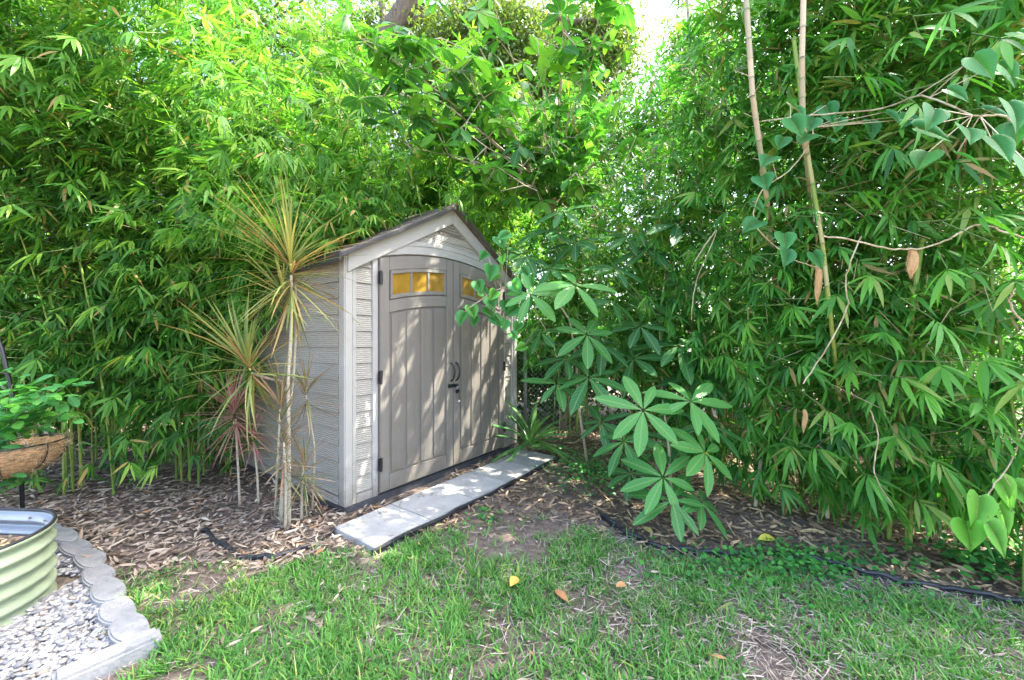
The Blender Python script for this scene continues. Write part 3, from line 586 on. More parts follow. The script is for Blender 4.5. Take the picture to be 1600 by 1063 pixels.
m.build('coir_liner', G['coir'], bs, smooth=True)
n = 1500; a = R.uniform(0, 2*PI, n); zz = R.uniform(-.17, .02, n); rr_ = np.interp(zz, [-.19, -.165, -.12, -.07, -.02, .02], [.05, .13, .19, .225, .237, .232])
A = BC+np.stack([rr_*np.cos(a), rr_*np.sin(a), zz], -1); B = A+R.normal(0, .022, (n, 3))+np.stack([np.cos(a), np.sin(a), 0*a], -1)*.012
sticks('coir_fibre', bs, G['twig'], A, B, .0012, .0006, R.random(n), 3)
m = MB(); m.tube([(.236*math.cos(a), .236*math.sin(a), .012) for a in np.linspace(0, 2*PI, 33)], .004, 6, False)
for k in range(8):
    a = 2*PI*k/8; m.tube([(np.interp(z, [-.19, -.165, -.12, -.07, -.02, .02], [.05, .135, .2, .235, .245, .242])*math.cos(a), np.interp(z, [-.19, -.165, -.12, -.07, -.02, .02], [.05, .135, .2, .235, .245, .242])*math.sin(a), z) for z in np.linspace(-.18, .01, 7)], .003, 5)
m.build('wire_frame', G['black'], bs, smooth=True)
hkp = np.array(at(-95, 500, 2.42))
for k in range(3):
    a = 2*PI*k/3-.35; p0 = BC+np.array([.236*math.cos(a), .236*math.sin(a), .015]); m = MB(); nl = 40
    for i in range(nl):
        q = p0+(hkp-p0)*(i+.5)/nl; dv = (hkp-p0)/np.linalg.norm(hkp-p0)*.013; sd = np.array([.005, 0, 0]) if i % 2 else np.array([0, .005, 0])
        m.tube([q-dv, q-dv*.6+sd, q+dv*.6+sd, q+dv, q+dv*.6-sd, q-dv*.6-sd, q-dv], .0014, 4, False)
    m.build('chain', G['gal'], bs, world=True)
bp_ = empty('basket_plant', BC+np.array([0, 0, -.02]), 0, 'leafy green plant with oval leaves growing out of the hanging basket', 'potted plant')
def stemmed(root, tips, base, leafmat_, L, W, per, T=TB, mat='stem', spread=.06, vr=(.2, 1), droop=.2, up=.2):
    A, B, P, D, N = [], [], [], [], []
    for t in tips:
        t = np.array(t); b0 = np.array(base)+R.normal(0, .02, 3); mid = (b0+t)/2+np.array([0, 0, .12*np.linalg.norm(t-b0)])
        pts = [b0*(1-s)**2+2*mid*s*(1-s)+t*s*s for s in np.linspace(0, 1, 7)]
        for i in range(6): A.append(pts[i]); B.append(pts[i+1])
        for j in range(per):
            s = R.uniform(.35, 1); q = b0*(1-s)**2+2*mid*s*(1-s)+t*s*s; a = R.uniform(0, 2*PI); P.append(q+R.normal(0, spread*.3, 3)); D.append([math.cos(a), math.sin(a)-.2, R.normal(up, .35)]); N.append([R.normal(0, .3), R.normal(-.4, .3), 1])
    n = len(P); l = R.uniform(*L, n)
    sticks('stem', root, G[mat], A, B, .003, .002, R.random(len(A)), 5)
    leaves('foliage', root, G[leafmat_], P, D, N, l, l*W, R.uniform(*vr, n), T, droop, .2)
stemmed(bp_, [at(x, y, 2.3+R.uniform(-.2, .15)) for x, y in ((20, 600), (60, 590), (100, 625), (125, 650), (80, 650), (40, 640), (-10, 640), (110, 600), (5, 690), (15, 740), (-20, 720), (30, 760), (0, 560), (-30, 600), (70, 615), (10, 660))], BC+np.array([-.05, 0, -.02]), 'heart', (.065, .10), .55, 19)

# ------------------------------------------------------------------ rosettes of long leaves
def crownleaf(c, n, L, axis=(0, 0, 1), head=.12, spread=(10, 120), W=.011, droop=.25):
    ax = nrm(np.array(axis, float)); s = R.random(n); th = np.radians(spread[0]+(spread[1]-spread[0])*(1-s)**.9+R.normal(0, 6, n)); a = R.uniform(0, 2*PI, n)
    x = nrm(np.cross(ax, [0.3, 1, .1])); y = np.cross(ax, x)
    D = ax*np.cos(th)[:, None]+(x*np.cos(a)[:, None]+y*np.sin(a)[:, None])*np.sin(th)[:, None]
    P = np.array(c)+ax*((s-.5)*head)[:, None]+D*.01; N = ax-D*(D@ax)[:, None]+R.normal(0, .2, (n, 3))
    return P, D, N, L*R.uniform(.7, 1.08, n), np.full(n, W)*R.uniform(.8, 1.2, n), droop*R.uniform(.2, 1.3, n)
TS = (np.array([(0, -.35), (0, .35), (.25, -.5), (.25, .5), (.5, -.48), (.5, .48), (.75, -.32), (.75, .32), (1, 0)], float), np.array([(6, 8, 7)]), np.array([(0, 2, 3, 1), (2, 4, 5, 3), (4, 6, 7, 5)]))
def cordyline(label, base, canes, heads, mat, group='spiky red-edged plants left of the shed'):
    rt = empty('spiky_cane_plant', base, 0, label, 'plant', group)
    for pts, r in canes:
        m = MB(); P = [Vector(p) for p in pts]; fine = []
        for i in range(len(P)-1):
            for k in range(6): fine.append(P[i].lerp(P[i+1], k/6))
        fine.append(P[-1]); fine = [fine[0]]+[(fine[i-1]+fine[i]*2+fine[i+1])/4 for i in range(1, len(fine)-1)]+[fine[-1]]
        m.tube(fine, [r*(1-.3*i/len(fine))*(1+.07*(i % 2)) for i in range(len(fine))], 8); m.build('cane', G['caneb'], rt, world=True, smooth=True)
    for c, n, L, ax, hd, sp, W, dp in heads:
        P, D, N, l, ww, dr_ = crownleaf(c, n, L, ax, hd, sp, W, dp); leaves('leaf_crown', rt, G[mat], P, D, N, l, ww, R.random(n), TS, dr_, .0)
b1 = gp(452, 826)
cordyline('tallest spiky plant with yellow-green crown in front of the shed corner', b1,
          [([b1, at(452, 700, 2.62), at(450, 600, 2.6), at(456, 500, 2.6), at(455, 430, 2.6)], .012), ([gp(440, 820), at(444, 700, 2.66), at(458, 600, 2.66), at(463, 520, 2.66), at(462, 440, 2.66)], .010)],
          [(at(454, 425, 2.6), 120, .60, (-.04, -.05, 1), .22, (4, 128), .0125, .3), (at(455, 455, 2.6), 16, .42, (0, 0, 1), .1, (140, 175), .013, .1), (at(447, 470, 2.68), 50, .46, (-.3, -.05, 1), .15, (15, 130), .011, .25)], 'drac_g')
b2 = gp(437, 815)
cordyline('spiky plant with a cane arching left to a red-tipped green crown', b2,
          [([b2, at(448, 700, 2.7), at(452, 620, 2.7), at(440, 596, 2.66), at(415, 590, 2.62), at(393, 583, 2.6)], .012)],
          [(at(391, 578, 2.6), 100, .50, (-.3, -.15, 1), .14, (5, 130), .012, .3)], 'drac_g')
b3 = gp(375, 792)
cordyline('pink-leaved spiky plant on a thin cane, leftmost of its group', b3, [([b3, at(372, 730, 2.98), at(368, 655, 2.95)], .009)], [(at(367, 648, 2.95), 110, .36, (-.1, -.1, 1), .16, (8, 140), .008, .15)], 'drac_p')
b3b = gp(404, 788)
cordyline('thin bare-stemmed spiky plant with sparse pink leaves behind its group', b3b, [([b3b, at(402, 740, 3.05), at(396, 690, 3.05)], .009)], [(at(396, 688, 3.05), 45, .28, (0, -.1, 1), .14, (10, 140), .008, .2)], 'drac_p')
b4 = gp(471, 814)
cordyline('low spiky plant with dense reddish brown leaves against the shed wall', b4, [([b4, at(472, 760, 2.72), at(474, 720, 2.72)], .010), ([gp(488, 800), at(492, 700, 2.8), at(482, 640, 2.75), at(478, 618, 2.74)], .008)],
          [(at(475, 742, 2.72), 90, .26, (.05, -.1, 1), .20, (5, 150), .008, .2), (at(479, 618, 2.74), 60, .30, (0, 0, 1), .12, (5, 130), .008, .2)], 'drac_b')
b5 = gp(430, 808)
cordyline('upright bundle of brownish green narrow leaves between the pale canes', b5, [([b5, at(434, 720, 2.6), at(438, 640, 2.6)], .009), ([gp(446, 830), at(447, 740, 2.56), at(443, 690, 2.56)], .009)],
          [(at(439, 650, 2.6), 70, .32, (0, 0, 1), .35, (5, 80), .009, .15), (at(444, 715, 2.56), 60, .25, (0, 0, 1), .25, (10, 130), .008, .25)], 'drac_b')
# spotted clump by the slab end
al = empty('spotted_clump_plant', (.20, 4.22, 0), 0, 'clump of arching spotted fleshy leaves at the right end of the shed front', 'plant')
n = 34; P, D, N, l, ww, dr_ = crownleaf((.20, 4.22, .12), n, .50, (0, -.1, 1), .06, (5, 70), .045, 1.1)
leaves('foliage', al, G['aloe'], P, D, N, l, ww, R.random(n), TB, dr_, .5, smooth=True)

# ------------------------------------------------------------------ palmate leaved plants
def whorl(c, nv, r, n, W=.3, dr_=.15, roll=None, jit=.12):
    nv = nrm(np.array(nv, float)); x = nrm(np.cross(nv, [0, 0.2, 1.])); y = np.cross(nv, x); r0 = R.uniform(0, 2*PI) if roll is None else roll
    a = r0+np.arange(n)*2*PI/n+R.normal(0, .1, n); tl = R.normal(-.12, jit, n)
    D = x*np.cos(a)[:, None]+y*np.sin(a)[:, None]+nv*tl[:, None]; L = r*R.uniform(.72, 1.08, n)
    return np.array(c)+D*.01, D, np.tile(nv, (n, 1)), L, L*W*R.uniform(.9, 1.1, n), np.full(n, dr_)*R.uniform(.3, 1.5, n)
def palmate(name, label, base, stem, whs, mat='pachira', W=.3, cat='plant', group=None, n=7, petr=.0035):
    rt = empty(name, base, 0, label, cat, group); m = MB(); m.tube(stem, [.014-.009*i/(len(stem)-1) for i in range(len(stem))], 8); m.build('stem', G['caneb'], rt, world=True, smooth=True)
    A, B = [], []; sp = np.array(stem)
    for (c, nv, r, vv) in whs:
        P, D, N, l, ww, dr_ = whorl(c, nv, r, n, W)
        pf = leaves('palmate_leaf', rt, G[mat], P, D, N, l, ww, np.full(n, vv)+R.normal(0, .06, n), TB, dr_, .22, smooth=True)
        j = np.argmin(np.linalg.norm(sp-np.array(c), axis=1)); s0 = sp[max(0, j-1)]; md = (s0+np.array(c))/2+np.array([0, 0, .03]); sticks('leaf_stalk', pf, G['stem'], [s0, md], [md, np.array(c)-np.array(nv)*.004], petr, petr*.8, R.random(2), 6)
    return rt
Y0 = 2.62; base = gp(1050, 812)
palmate('palmate_shrub', 'low shrub with seven-fingered leaves standing in dry leaves behind the right edging', base, [base, at(1048, 760, 2.68), at(1045, 700, 2.7), at(1040, 660, 2.72), at(1035, 625, 2.74)], [
    (at(1005, 641, 2.55), (-.1, -.75, .65), .31, .75), (at(1079, 627, 2.6), (.15, -.6, .75), .30, .85), (at(1036, 746, 2.45), (-.1, -.65, .7), .27, .6), (at(1102, 707, 2.5), (.3, -.7, .6), .25, .75),
    (at(1050, 782, 2.4), (-.05, -.45, .85), .27, .4), (at(1095, 783, 2.5), (.4, -.5, .8), .25, .35), (at(975, 690, 2.75), (-.4, -.4, .8), .26, .25), (at(1050, 690, 2.85), (0, -.4, .9), .26, .2), (at(985, 740, 2.75), (-.4, -.4, .6), .22, .2), (at(1110, 665, 2.8), (.3, -.4, .9), .26, .25), (at(940, 660, 3.0), (-.4, -.4, .8), .26, .1)])
base = np.array([.75, 3.75, 0])
palmate('palmate_shrub', 'tall thin shrub whose seven-fingered leaves reach over the right shed door', base, [base, at(905, 640, 3.6), at(900, 560, 3.5), at(890, 500, 3.4), at(870, 470, 3.3), at(845, 455, 3.2)], [
    (at(829, 460, 3.0), (-.05, -.85, .5), .27, .7), (at(899, 446, 3.0), (.1, -.6, .8), .35, .8), (at(917, 523, 3.1), (.1, -.7, .6), .33, .5), (at(860, 420, 3.3), (-.2, -.5, .8), .25, .2), (at(885, 560, 3.3), (0, -.5, .8), .25, .1), (at(955, 470, 3.3), (.3, -.4, .8), .3, .25), (at(845, 520, 3.3), (-.3, -.4, .8), .24, .15)])
base = np.array([1.35, 3.6, 0])
palmate('palmate_shrub', 'dark palmate shrub half hidden in the thicket right of the shed', base, [base, at(1035, 600, 3.6), at(1030, 500, 3.5), at(1040, 420, 3.5)], [
    (at(x, y, 3.3+R.uniform(-.2, .3)), (R.normal(0, .25), -.5, .8), R.uniform(.28, .36), R.uniform(0, .4)) for x, y in ((960, 420), (1010, 470), (1080, 440), (1130, 500), (1060, 540), (990, 560), (1140, 580), (1100, 380), (1010, 390), (940, 540), (1180, 620), (1170, 430), (860, 360), (900, 380), (820, 400), (980, 370), (920, 590), (870, 600), (1060, 350), (1000, 510), (1120, 560), (880, 330), (1090, 590))])

# ------------------------------------------------------------------ bamboo
def keep(P, soft=0.0):                 # leave the open yard and the shed free
    u, d = loc(P); z = P[:, 2]; X, Y = P[:, 0], P[:, 1]
    inside = (u > -.12) & (u < WS+.10) & (d > -.12) & (d < DS+.1) & (z < np.minimum(roofzv(u)+.10, 2.72))
    # plan line of the front of the thicket
    nz = vnoise(X*1.3+z, Y+z*1.7, 2.0, 77)*.16
    fy = np.interp(X, [-6, -4.2, -3.0, -2.1, -1.2, -.3, .4, 1.0, 1.55, 2.1, 2.75, 3.6], [2.0, 2.75, 3.15, 3.35, 3.9, 4.6, 3.85, 3.5, 3.0, 2.35, 1.65, .9])
    over = np.interp(z, [0, .6, 1.6, 2.6, 3.4, 6], [.15, .0, -.05, -.25, -.75, -1.5])
    over = np.where(X > .4, over*.55+np.where(z < .5, .2, 0), over)
    return ~inside & (Y > fy+over+nz) & ~((u > -.2) & (u < 1.9) & (d < .1) & (d > -1.2) & (z < 2.62+.2*(u-.5)))
SN = np.array(SUN[:]); E1 = np.cross(SN, [0, 0, 1.]); E1 = E1/np.linalg.norm(E1); E2 = np.cross(SN, E1)
def gaps(P):                           # openings shaped for light: leaves removed along sun rays where flecks should fall
    a, b_ = P@E1, P@E2; nz = vnoise(a, b_, 11, 301)+.5*vnoise(a, b_, 30, 302); u, d = loc(P); t = d/(SN@DD); Q = P-SN*t[:, None]; uu, _ = loc(Q); zz = Q[:, 2]
    onshed = (t > .15) & (uu > .15) & (uu < WS+.1) & (zz > -.1) & (zz < 2.7)
    G0 = P-SN*(P[:, 2]/SN[2])[:, None]; gu, gd = loc(G0); onslab = (P[:, 2] > .3) & (gu > -.3) & (gu < 2.2) & (gd > -.8) & (gd < -.05)
    bright = (P[:, 2] > .5) & (((G0[:, 0]-.45)**2+(G0[:, 1]-3.2)**2) < .16)
    lawn = (P[:, 2] > .3) & (G0[:, 1] < 3.4) & (G0[:, 0] < 3)
    thr = np.where(onshed, -.05, np.where(bright, -.1, np.where(onslab, .08, np.where(lawn, .42, 9.))))
    return nz < thr
def roofzv(u): return ZE+(ZP-ZE)*(1-np.abs(u-UC)/UC)
def sprays(O_, T_, k, L, Wd, v0, rng=R):
    n = len(O_); T_ = nrm(T_); up = np.array([0, 0, 1.])+rng.normal(0, .35, (n, 3)); Sd = nrm(np.cross(T_, up)); Nn = np.cross(Sd, T_)
    f = np.linspace(-1, 1, k)[None]; th = f*1.15+rng.normal(0, .14, (n, k)); back = (1-np.abs(f))*.55
    D = T_[:, None]*np.cos(th)[..., None]+Sd[:, None]*np.sin(th)[..., None]
    D[..., 2] -= .25+rng.uniform(0, .35, (n, k)); P = O_[:, None]+T_[:, None]*(back*L*.5)[..., None]
    l = L*rng.uniform(.65, 1.15, (n, k))*(1-.18*np.abs(f)); N = Nn[:, None]+rng.normal(0, .3, (n, k, 3)); N[..., 2] += .25
    v = v0[:, None]+rng.normal(0, .15, (n, k)); v = np.where(rng.random((n, k)) < .035, rng.uniform(.95, 1, (n, k)), np.minimum(v, .93))
    return P.reshape(-1, 3), D.reshape(-1, 3), N.reshape(-1, 3), l.ravel(), (l*Wd).ravel(), v.ravel()
def bamboo(label, c, nc, h, lean, spread=.28, L=.15, zmin=.45, mat='bamboo', bright=.45, front=(0, -1), r0=.014, nodes=26, nb=3, group='bamboo clumps of the hedge', k=7, wd=.13, tips=None, dead=0.25):
    rt = empty('bamboo_clump', (c[0], c[1], 0), 0, label, 'bamboo', group); A, B, Os, Ts, Vs = [], [], [], [], []
    for i in range(nc):
        a = R.uniform(0, 2*PI); q = spread*math.sqrt(R.random()); b0 = np.array([c[0]+q*math.cos(a), c[1]+q*math.sin(a), 0]); hh = h*R.uniform(.6, 1.08)
        ln = np.array([lean[0]+R.normal(0, .45), lean[1]+R.normal(0, .4)]); top = b0+np.array([ln[0], ln[1], hh]); ct = b0+np.array([ln[0]*.12, ln[1]*.12, hh*.62])
        bz = lambda s: b0*(1-s)**2+2*ct*s*(1-s)+top*s*s
        ss = np.linspace(0, 1, 23); pts = np.array([bz(s) for s in ss]); rs = r0*R.uniform(.65, 1.2)*(1-.8*ss**1.3)
        AA = []; BB = []; r_a = []; r_b = []; vv = []; cv = R.uniform(.1, .75)
        for j in range(22):
            m_ = pts[j]+(pts[j+1]-pts[j])*.93; AA += [pts[j], m_]; BB += [m_, pts[j+1]]; r_a += [rs[j], rs[j]*1.16]; r_b += [rs[j]*.98, rs[j+1]*1.16]; vv += [cv, min(1, cv+.22)]
        sticks('culm', rt, G['culm'], AA, BB, np.array(r_a), np.array(r_b), np.array(vv), 7)
        s0 = R.uniform(zmin*.8, zmin*1.25)/hh
        for s in np.linspace(max(s0, .06), 1, nodes):
            p = bz(s)
            for _ in range(nb):
                a = R.uniform(0, 2*PI); dv = np.array([math.cos(a)+front[0]*.55, math.sin(a)+front[1]*.55, R.uniform(-.1, .7)]); dv = nrm(dv); bl = R.uniform(.2, .6)*(1-.35*s); e = p+dv*bl+np.array([0, 0, -.06*bl])
                A.append(p); B.append(e); vt = np.clip(bright+R.normal(0, .16)+.06*(p[2]-1.5)/2, 0, .9)
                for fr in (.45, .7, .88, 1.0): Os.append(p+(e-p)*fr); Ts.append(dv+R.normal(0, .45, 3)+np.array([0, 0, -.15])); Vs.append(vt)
    Os = np.array(Os); Ts = np.array(Ts); Vs = np.array(Vs); A = np.array(A); B = np.array(B)
    ok = keep(Os) & keep(Os+nrm(Ts)*L*.7); Os, Ts, Vs = Os[ok], Ts[ok], Vs[ok]; ka = keep(B) & keep(A); A, B = A[ka], B[ka]
    # skip what is far outside the view
    vis = (Os[:, 1] > .4) & (np.abs(Os[:, 0]) < Os[:, 1]*1.36+1.1); Os, Ts, Vs = Os[vis], Ts[vis], Vs[vis]
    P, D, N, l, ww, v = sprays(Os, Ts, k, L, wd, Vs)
    for cs, FP, ix in FS:
        for j in range(len(cs)):
            if abs(cs[j][0]-c[0])+abs(cs[j][1]-c[1]) < 1e-6:
                Q = FP[ix == j]; m_ = len(Q); T3 = np.stack([R.normal(front[0]*.4, .5, m_), R.normal(-.55, .4, m_), R.normal(-.25, .35, m_)], -1)
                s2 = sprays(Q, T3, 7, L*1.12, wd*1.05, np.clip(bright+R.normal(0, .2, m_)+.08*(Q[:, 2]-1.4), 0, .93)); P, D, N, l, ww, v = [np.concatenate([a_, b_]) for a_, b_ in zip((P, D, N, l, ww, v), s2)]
    kk = (R.random(len(P)) < .92) & gaps(P+nrm(D)*(l*.5)[:, None]); P, D, N, l, ww, v = P[kk], D[kk], N[kk], l[kk], ww[kk], v[kk]
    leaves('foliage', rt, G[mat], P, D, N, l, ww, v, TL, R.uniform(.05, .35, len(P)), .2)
    if len(A): sticks('branches', rt, G['twig'], A, B, .0026, .0012, R.random(len(A)), 3)['kind'] = 'stuff'
    nleaf.append(len(P)); return rt
nleaf = []
def frontY(X, z):
    fy = np.interp(X, [-6, -4.2, -3.0, -2.1, -1.2, -.3, .4, 1.0, 1.55, 2.1, 2.75, 3.6], [2.0, 2.75, 3.15, 3.35, 3.9, 4.6, 3.85, 3.5, 3.0, 2.35, 1.65, .9])
    over = np.interp(z, [0, .6, 1.6, 2.6, 3.4, 6], [.15, .0, -.05, -.25, -.75, -1.5]); return fy+np.where(X > .4, over*.55+np.where(z < .5, .2, 0), over)
FS = []
def face(n, xr, zr, cent, dep=.55, zp=1.0):
    X = R.uniform(*xr, n); z = zr[0]+(zr[1]-zr[0])*R.random(n)**zp; P = np.stack([X, frontY(X, z)+R.uniform(-.05, dep, n), z], -1); P = P[keep(P)]
    P = P[(P[:, 1] > .6) & (np.abs(P[:, 0]) < P[:, 1]*1.36+.5)]; c = np.array(cent); d = np.linalg.norm(P[:, None, :2]-c[None], axis=2)
    FS.append((c, P, np.argmin(d, 1)))
face(3700, (-5.2, -2.2), (.72, 4.6), [(-4.5, 3.15), (-3.65, 3.45), (-2.95, 3.7)])
face(60, (-5.2, -2.2), (.15, .5), [(-4.5, 3.15), (-3.65, 3.45), (-2.95, 3.7)], .2)
face(900, (-4.2, -2.0), (1.6, 4.8), [(-4.3, 4.2), (-3.4, 4.7)], 1.4)
face(420, (1.2, 3.6), (.16, .7), [(2.42, 2.5), (3.15, 2.15), (2.55, 3.15), (1.95, 3.95)], .9)
face(3800, (1.3, 4.2), (.3, 4.2), [(2.42, 2.5), (3.15, 2.15), (2.55, 3.15), (1.95, 3.95)])
face(2000, (.15, 2.4), (1.0, 3.5), [(.95, 5.35), (1.8, 5.2), (1.95, 3.95)], .9)
def roofhang():                        # foliage lying over the back and left of the roof
    c = np.array([(-2.2, 5.15), (-1.3, 5.75), (-3.4, 4.7)]); n = 2100; u = R.uniform(-.8, 1.35, n); d = R.uniform(-.02, 2.3, n); z = np.maximum(roofzv(np.maximum(u, -.2))+.12, 2.05)+R.random(n)**1.6*1.6
    k = (d > .04+.9*np.clip((u-.15), 0, 1)) | (u < -.1) & (d > .1) | (z > 2.95); P = O+U*u[:, None]+DD*d[:, None]; P[:, 2] = z; P = P[k]; P = P[~((loc(P)[1] < .1) & (P[:, 2] < 2.9))]
    FS.append((c, P, np.argmin(np.linalg.norm(P[:, None, :2]-c[None], axis=2), 1)))
    n = 620; u = R.uniform(-.35, 1.0, n); d = R.uniform(.06, 1.1, n); k = d > .03+.35*np.clip(u-.3, 0, 1); P = O+U*u[:, None]+DD*d[:, None]; P[:, 2] = roofzv(np.maximum(u, -.15))+.09+R.uniform(0, .4, n); P = P[k]
    FS.append((c, P, np.zeros(len(P), int)))
    n = 240; u = R.uniform(-.42, -.14, n); d = R.uniform(.75, 1.3, n); P = O+U*u[:, None]+DD*d[:, None]; P[:, 2] = R.uniform(1.35, 2.1, n); FS.append((np.array([(-2.95, 3.7)]), P, np.zeros(n, int)))
    n = 520; u = R.uniform(-1.0, -.12, n); d = R.uniform(1.05, 2.3, n); P = O+U*u[:, None]+DD*d[:, None]; P[:, 2] = R.uniform(.3, 2.2, n)
    c = np.array([(-2.95, 3.7)]); FS.append((c, P, np.zeros(n, int)))
roofhang()
# left hedge
for lab, c, nc, h, ln, kw in [
    ('big bamboo clump at the left edge behind the hanging basket', (-4.5, 3.15), 14, 5.0, (.2, -.3), {'r0': .010, 'nodes': 17, 'spread': .4, 'zmin': .65}),
    ('bamboo clump with many thin stems left of the pink-leaved plant', (-3.65, 3.45), 16, 5.2, (.1, -.5), {'spread': .42, 'zmin': .75, 'r0': .010, 'nodes': 16}),
    ('bamboo clump directly left of the shed wall', (-2.95, 3.7), 15, 4.8, (.1, -.45), {'spread': .36, 'zmin': .7, 'r0': .009, 'nodes': 16}),
    ('tall bamboo at the back left between two front clumps', (-4.3, 4.2), 8, 5.8, (.2, -.5), {'nodes': 20}),
    ('bamboo arching over the upper left corner', (-5.2, 2.9), 7, 5.2, (1.0, -.7), {'bright': .6}),
    ('bamboo at the back left corner of the shed', (-3.4, 4.7), 8, 5.4, (.2, -.4), {'nodes': 20}),
    ('bamboo rising behind the left slope of the shed roof', (-2.2, 5.15), 8, 5.0, (.2, -.5), {'bright': .5, 'zmin': 1.6}),
    ('bamboo hanging down over the ridge of the shed roof', (-1.3, 5.75), 8, 4.8, (.3, -.9), {'bright': .55, 'zmin': 1.9}),
    ('bamboo behind the right half of the shed roof', (-.35, 6.2), 7, 4.8, (.2, -.7), {'bright': .6, 'zmin': 1.9}),
    ]: bamboo(lab, c, nc, h, ln, **kw)
# right hedge
for lab, c, nc, h, ln, kw in [
    ('bamboo clump with two thick green stems nearest the right edging', (2.42, 2.5), 6, 4.6, (.1, -.1), {'r0': .013, 'spread': .16, 'L': .17, 'bright': .6}),
    ('bamboo clump at the right edge behind the bright heart leaves', (3.15, 2.15), 8, 5.6, (-.2, -.2), {'L': .18, 'spread': .3, 'zmin': .35, 'bright': .6}),
    ('bamboo with thick green stems behind the nearest right clump', (2.55, 3.15), 8, 5.4, (-.1, -.3), {'r0': .014, 'zmin': .5}),
    ('dense bamboo deep in the right hedge', (3.4, 3.2), 9, 7.0, (-.2, -.3), {}),
    ('bamboo arching in from beyond the right edge of the photo', (4.3, 2.0), 6, 6.6, (-.3, .1), {'L': .18}),
    ('bamboo between the dark palmate shrub and the pale tall stems', (1.95, 3.95), 8, 4.0, (-.15, -.35), {'zmin': .75}),
    ('bamboo behind the wire fence right of the shed', (.95, 5.35), 7, 3.7, (-.1, -.5), {'zmin': 1.05, 'bright': .45, 'nodes': 20}),
    ('bamboo behind the wire fence at the middle of the thicket', (1.8, 5.2), 7, 3.8, (-.1, -.4), {'zmin': .9, 'bright': .45, 'nodes': 20}),
    ('tall bamboo at the back of the right hedge', (3.0, 4.9), 9, 5.8, (.1, -.4), {'nodes': 20}),
    ('bamboo beyond the far right corner of the hedge', (4.4, 3.9), 9, 7.8, (-.2, -.3), {'nodes': 20}),
    ('slender bamboo just right of the white sky gap', (2.75, 5.3), 7, 6.6, (.0, -.3), {'nodes': 18, 'zmin': 2.0}),
    ]: bamboo(lab, c, nc, h, ln, front=(-.5, -.8), mat='bamboo_dark', **kw)
print('bamboo leaves', sum(nleaf))
# tall pale stems
def culm(label, pts, r, mat='paleculm', var=(.2, 1)):
    rt = empty('bamboo_cane', (pts[0][0], pts[0][1], 0), 0, label, 'bamboo stem', 'single tall bamboo stems in the right hedge')
    P = [np.array(p) for p in pts]; fine = []
    for i in range(len(P)-1):
        for k in range(3): fine.append(P[i]+(P[i+1]-P[i])*k/3)
    fine.append(P[-1]); AA, BB, ra, rb, vv = [], [], [], [], []
    for i in range(len(fine)-1):
        q = fine[i]+(fine[i+1]-fine[i])*.94; AA += [fine[i], q]; BB += [q, fine[i+1]]; ra += [r, r*1.18]; rb += [r*.97, r*1.1]; x = R.uniform(*var); vv += [x, max(0, x-.35)]
    # dry branch stubs at the nodes
    A, B = [], []
    for p in fine[2:]:
        if R.random() < .6: A.append(p); B.append(p+nrm(np.array([R.normal(), R.normal(), .8]))*R.uniform(.04, .14))
    k = len(A); sticks('culm', rt, G[mat], AA+A, BB+B, np.array(ra+[.002]*k), np.array(rb+[.001]*k), np.array(vv+[.6]*k), 10)
culm('pale peeling bamboo stem, left of the two tall pale ones', [(1.9, 3.0, 0), at(1215, 500, 3.1), at(1203, 350, 2.8), at(1190, 250, 2.35), at(1176, 150, 2.2), at(1170, 60, 2.15), at(1160, -80, 2.1)], .0145)
culm('straight pale bamboo stem, right of the two tall pale ones', [(2.3, 2.8, 0), at(1282, 480, 3.0), at(1268, 330, 2.7), at(1254, 180, 2.15), at(1253, 90, 2.05), at(1257, -60, 2.0)], .0135)
culm('thin grey bamboo stem against the white sky gap', [(1.7, 3.9, 0), at(1100, 300, 3.6), at(1092, 200, 3.6), at(1084, 110, 3.6), at(1075, 20, 3.6), at(1070, -60, 3.6)], .014, var=(.0, .4))
culm('olive bamboo stem running behind the hanging dry sheath', [gp(1412, 815), at(1425, 480, 2.2), at(1440, 380, 2.2), at(1490, 180, 2.2), at(1520, 40, 2.2)], .013, 'culm', (.3, .75))
culm('yellow-green bamboo stem in the middle of the right hedge', [gp(1330, 800), at(1296, 480, 2.35), at(1285, 380, 2.35), at(1262, 240, 2.35), at(1240, 60, 2.35)], .012, 'culm', (.5, .9))
# foreground fan sprays placed along the hedge faces
def frontspray(label, base, items, L=.19, mat='bamboo', group='leafy bamboo shoots at the front of the hedge', wd=.14):
    rt = empty('bamboo_shoot', base, 0, label, 'bamboo', group); A, B = [], []; acc = []
    for (p, T_, br, kk_) in items:
        p = np.array(p); q_ = p-nrm(np.array(T_, float))*.16+np.array([0, .05, .03]); e_ = q_+nrm(np.array(base)+np.array([0, .5, p[2]])-p)*.22; sticks('stalk', rt, G['stem'], [e_, q_], [q_, p], .004, .002, R.random(2), 5)
        acc.append(sprays(p[None], np.array([T_], float), kk_, L, wd, np.array([br])))
    P, D, N, l, ww, v = [np.concatenate([a[i] for a in acc]) for i in range(6)]; v = np.minimum(v, .93)
    bz_ = np.array(base, float)+np.array([0, .25, 0]); zt_ = max(it[0][2] for it in items); cs_ = [bz_+np.array([.04*math.sin(k*.9), .02*k, zt_*k/9]) for k in range(10)]; A += cs_[:-1]; B += cs_[1:]
    leaves('foliage', rt, G[mat], P, D, N, l, ww, v, TL2, R.uniform(.1, .4, len(P)), .18, smooth=True); sticks('culm', rt, G['culm'], A, B, .008, .0078, .4, 6)
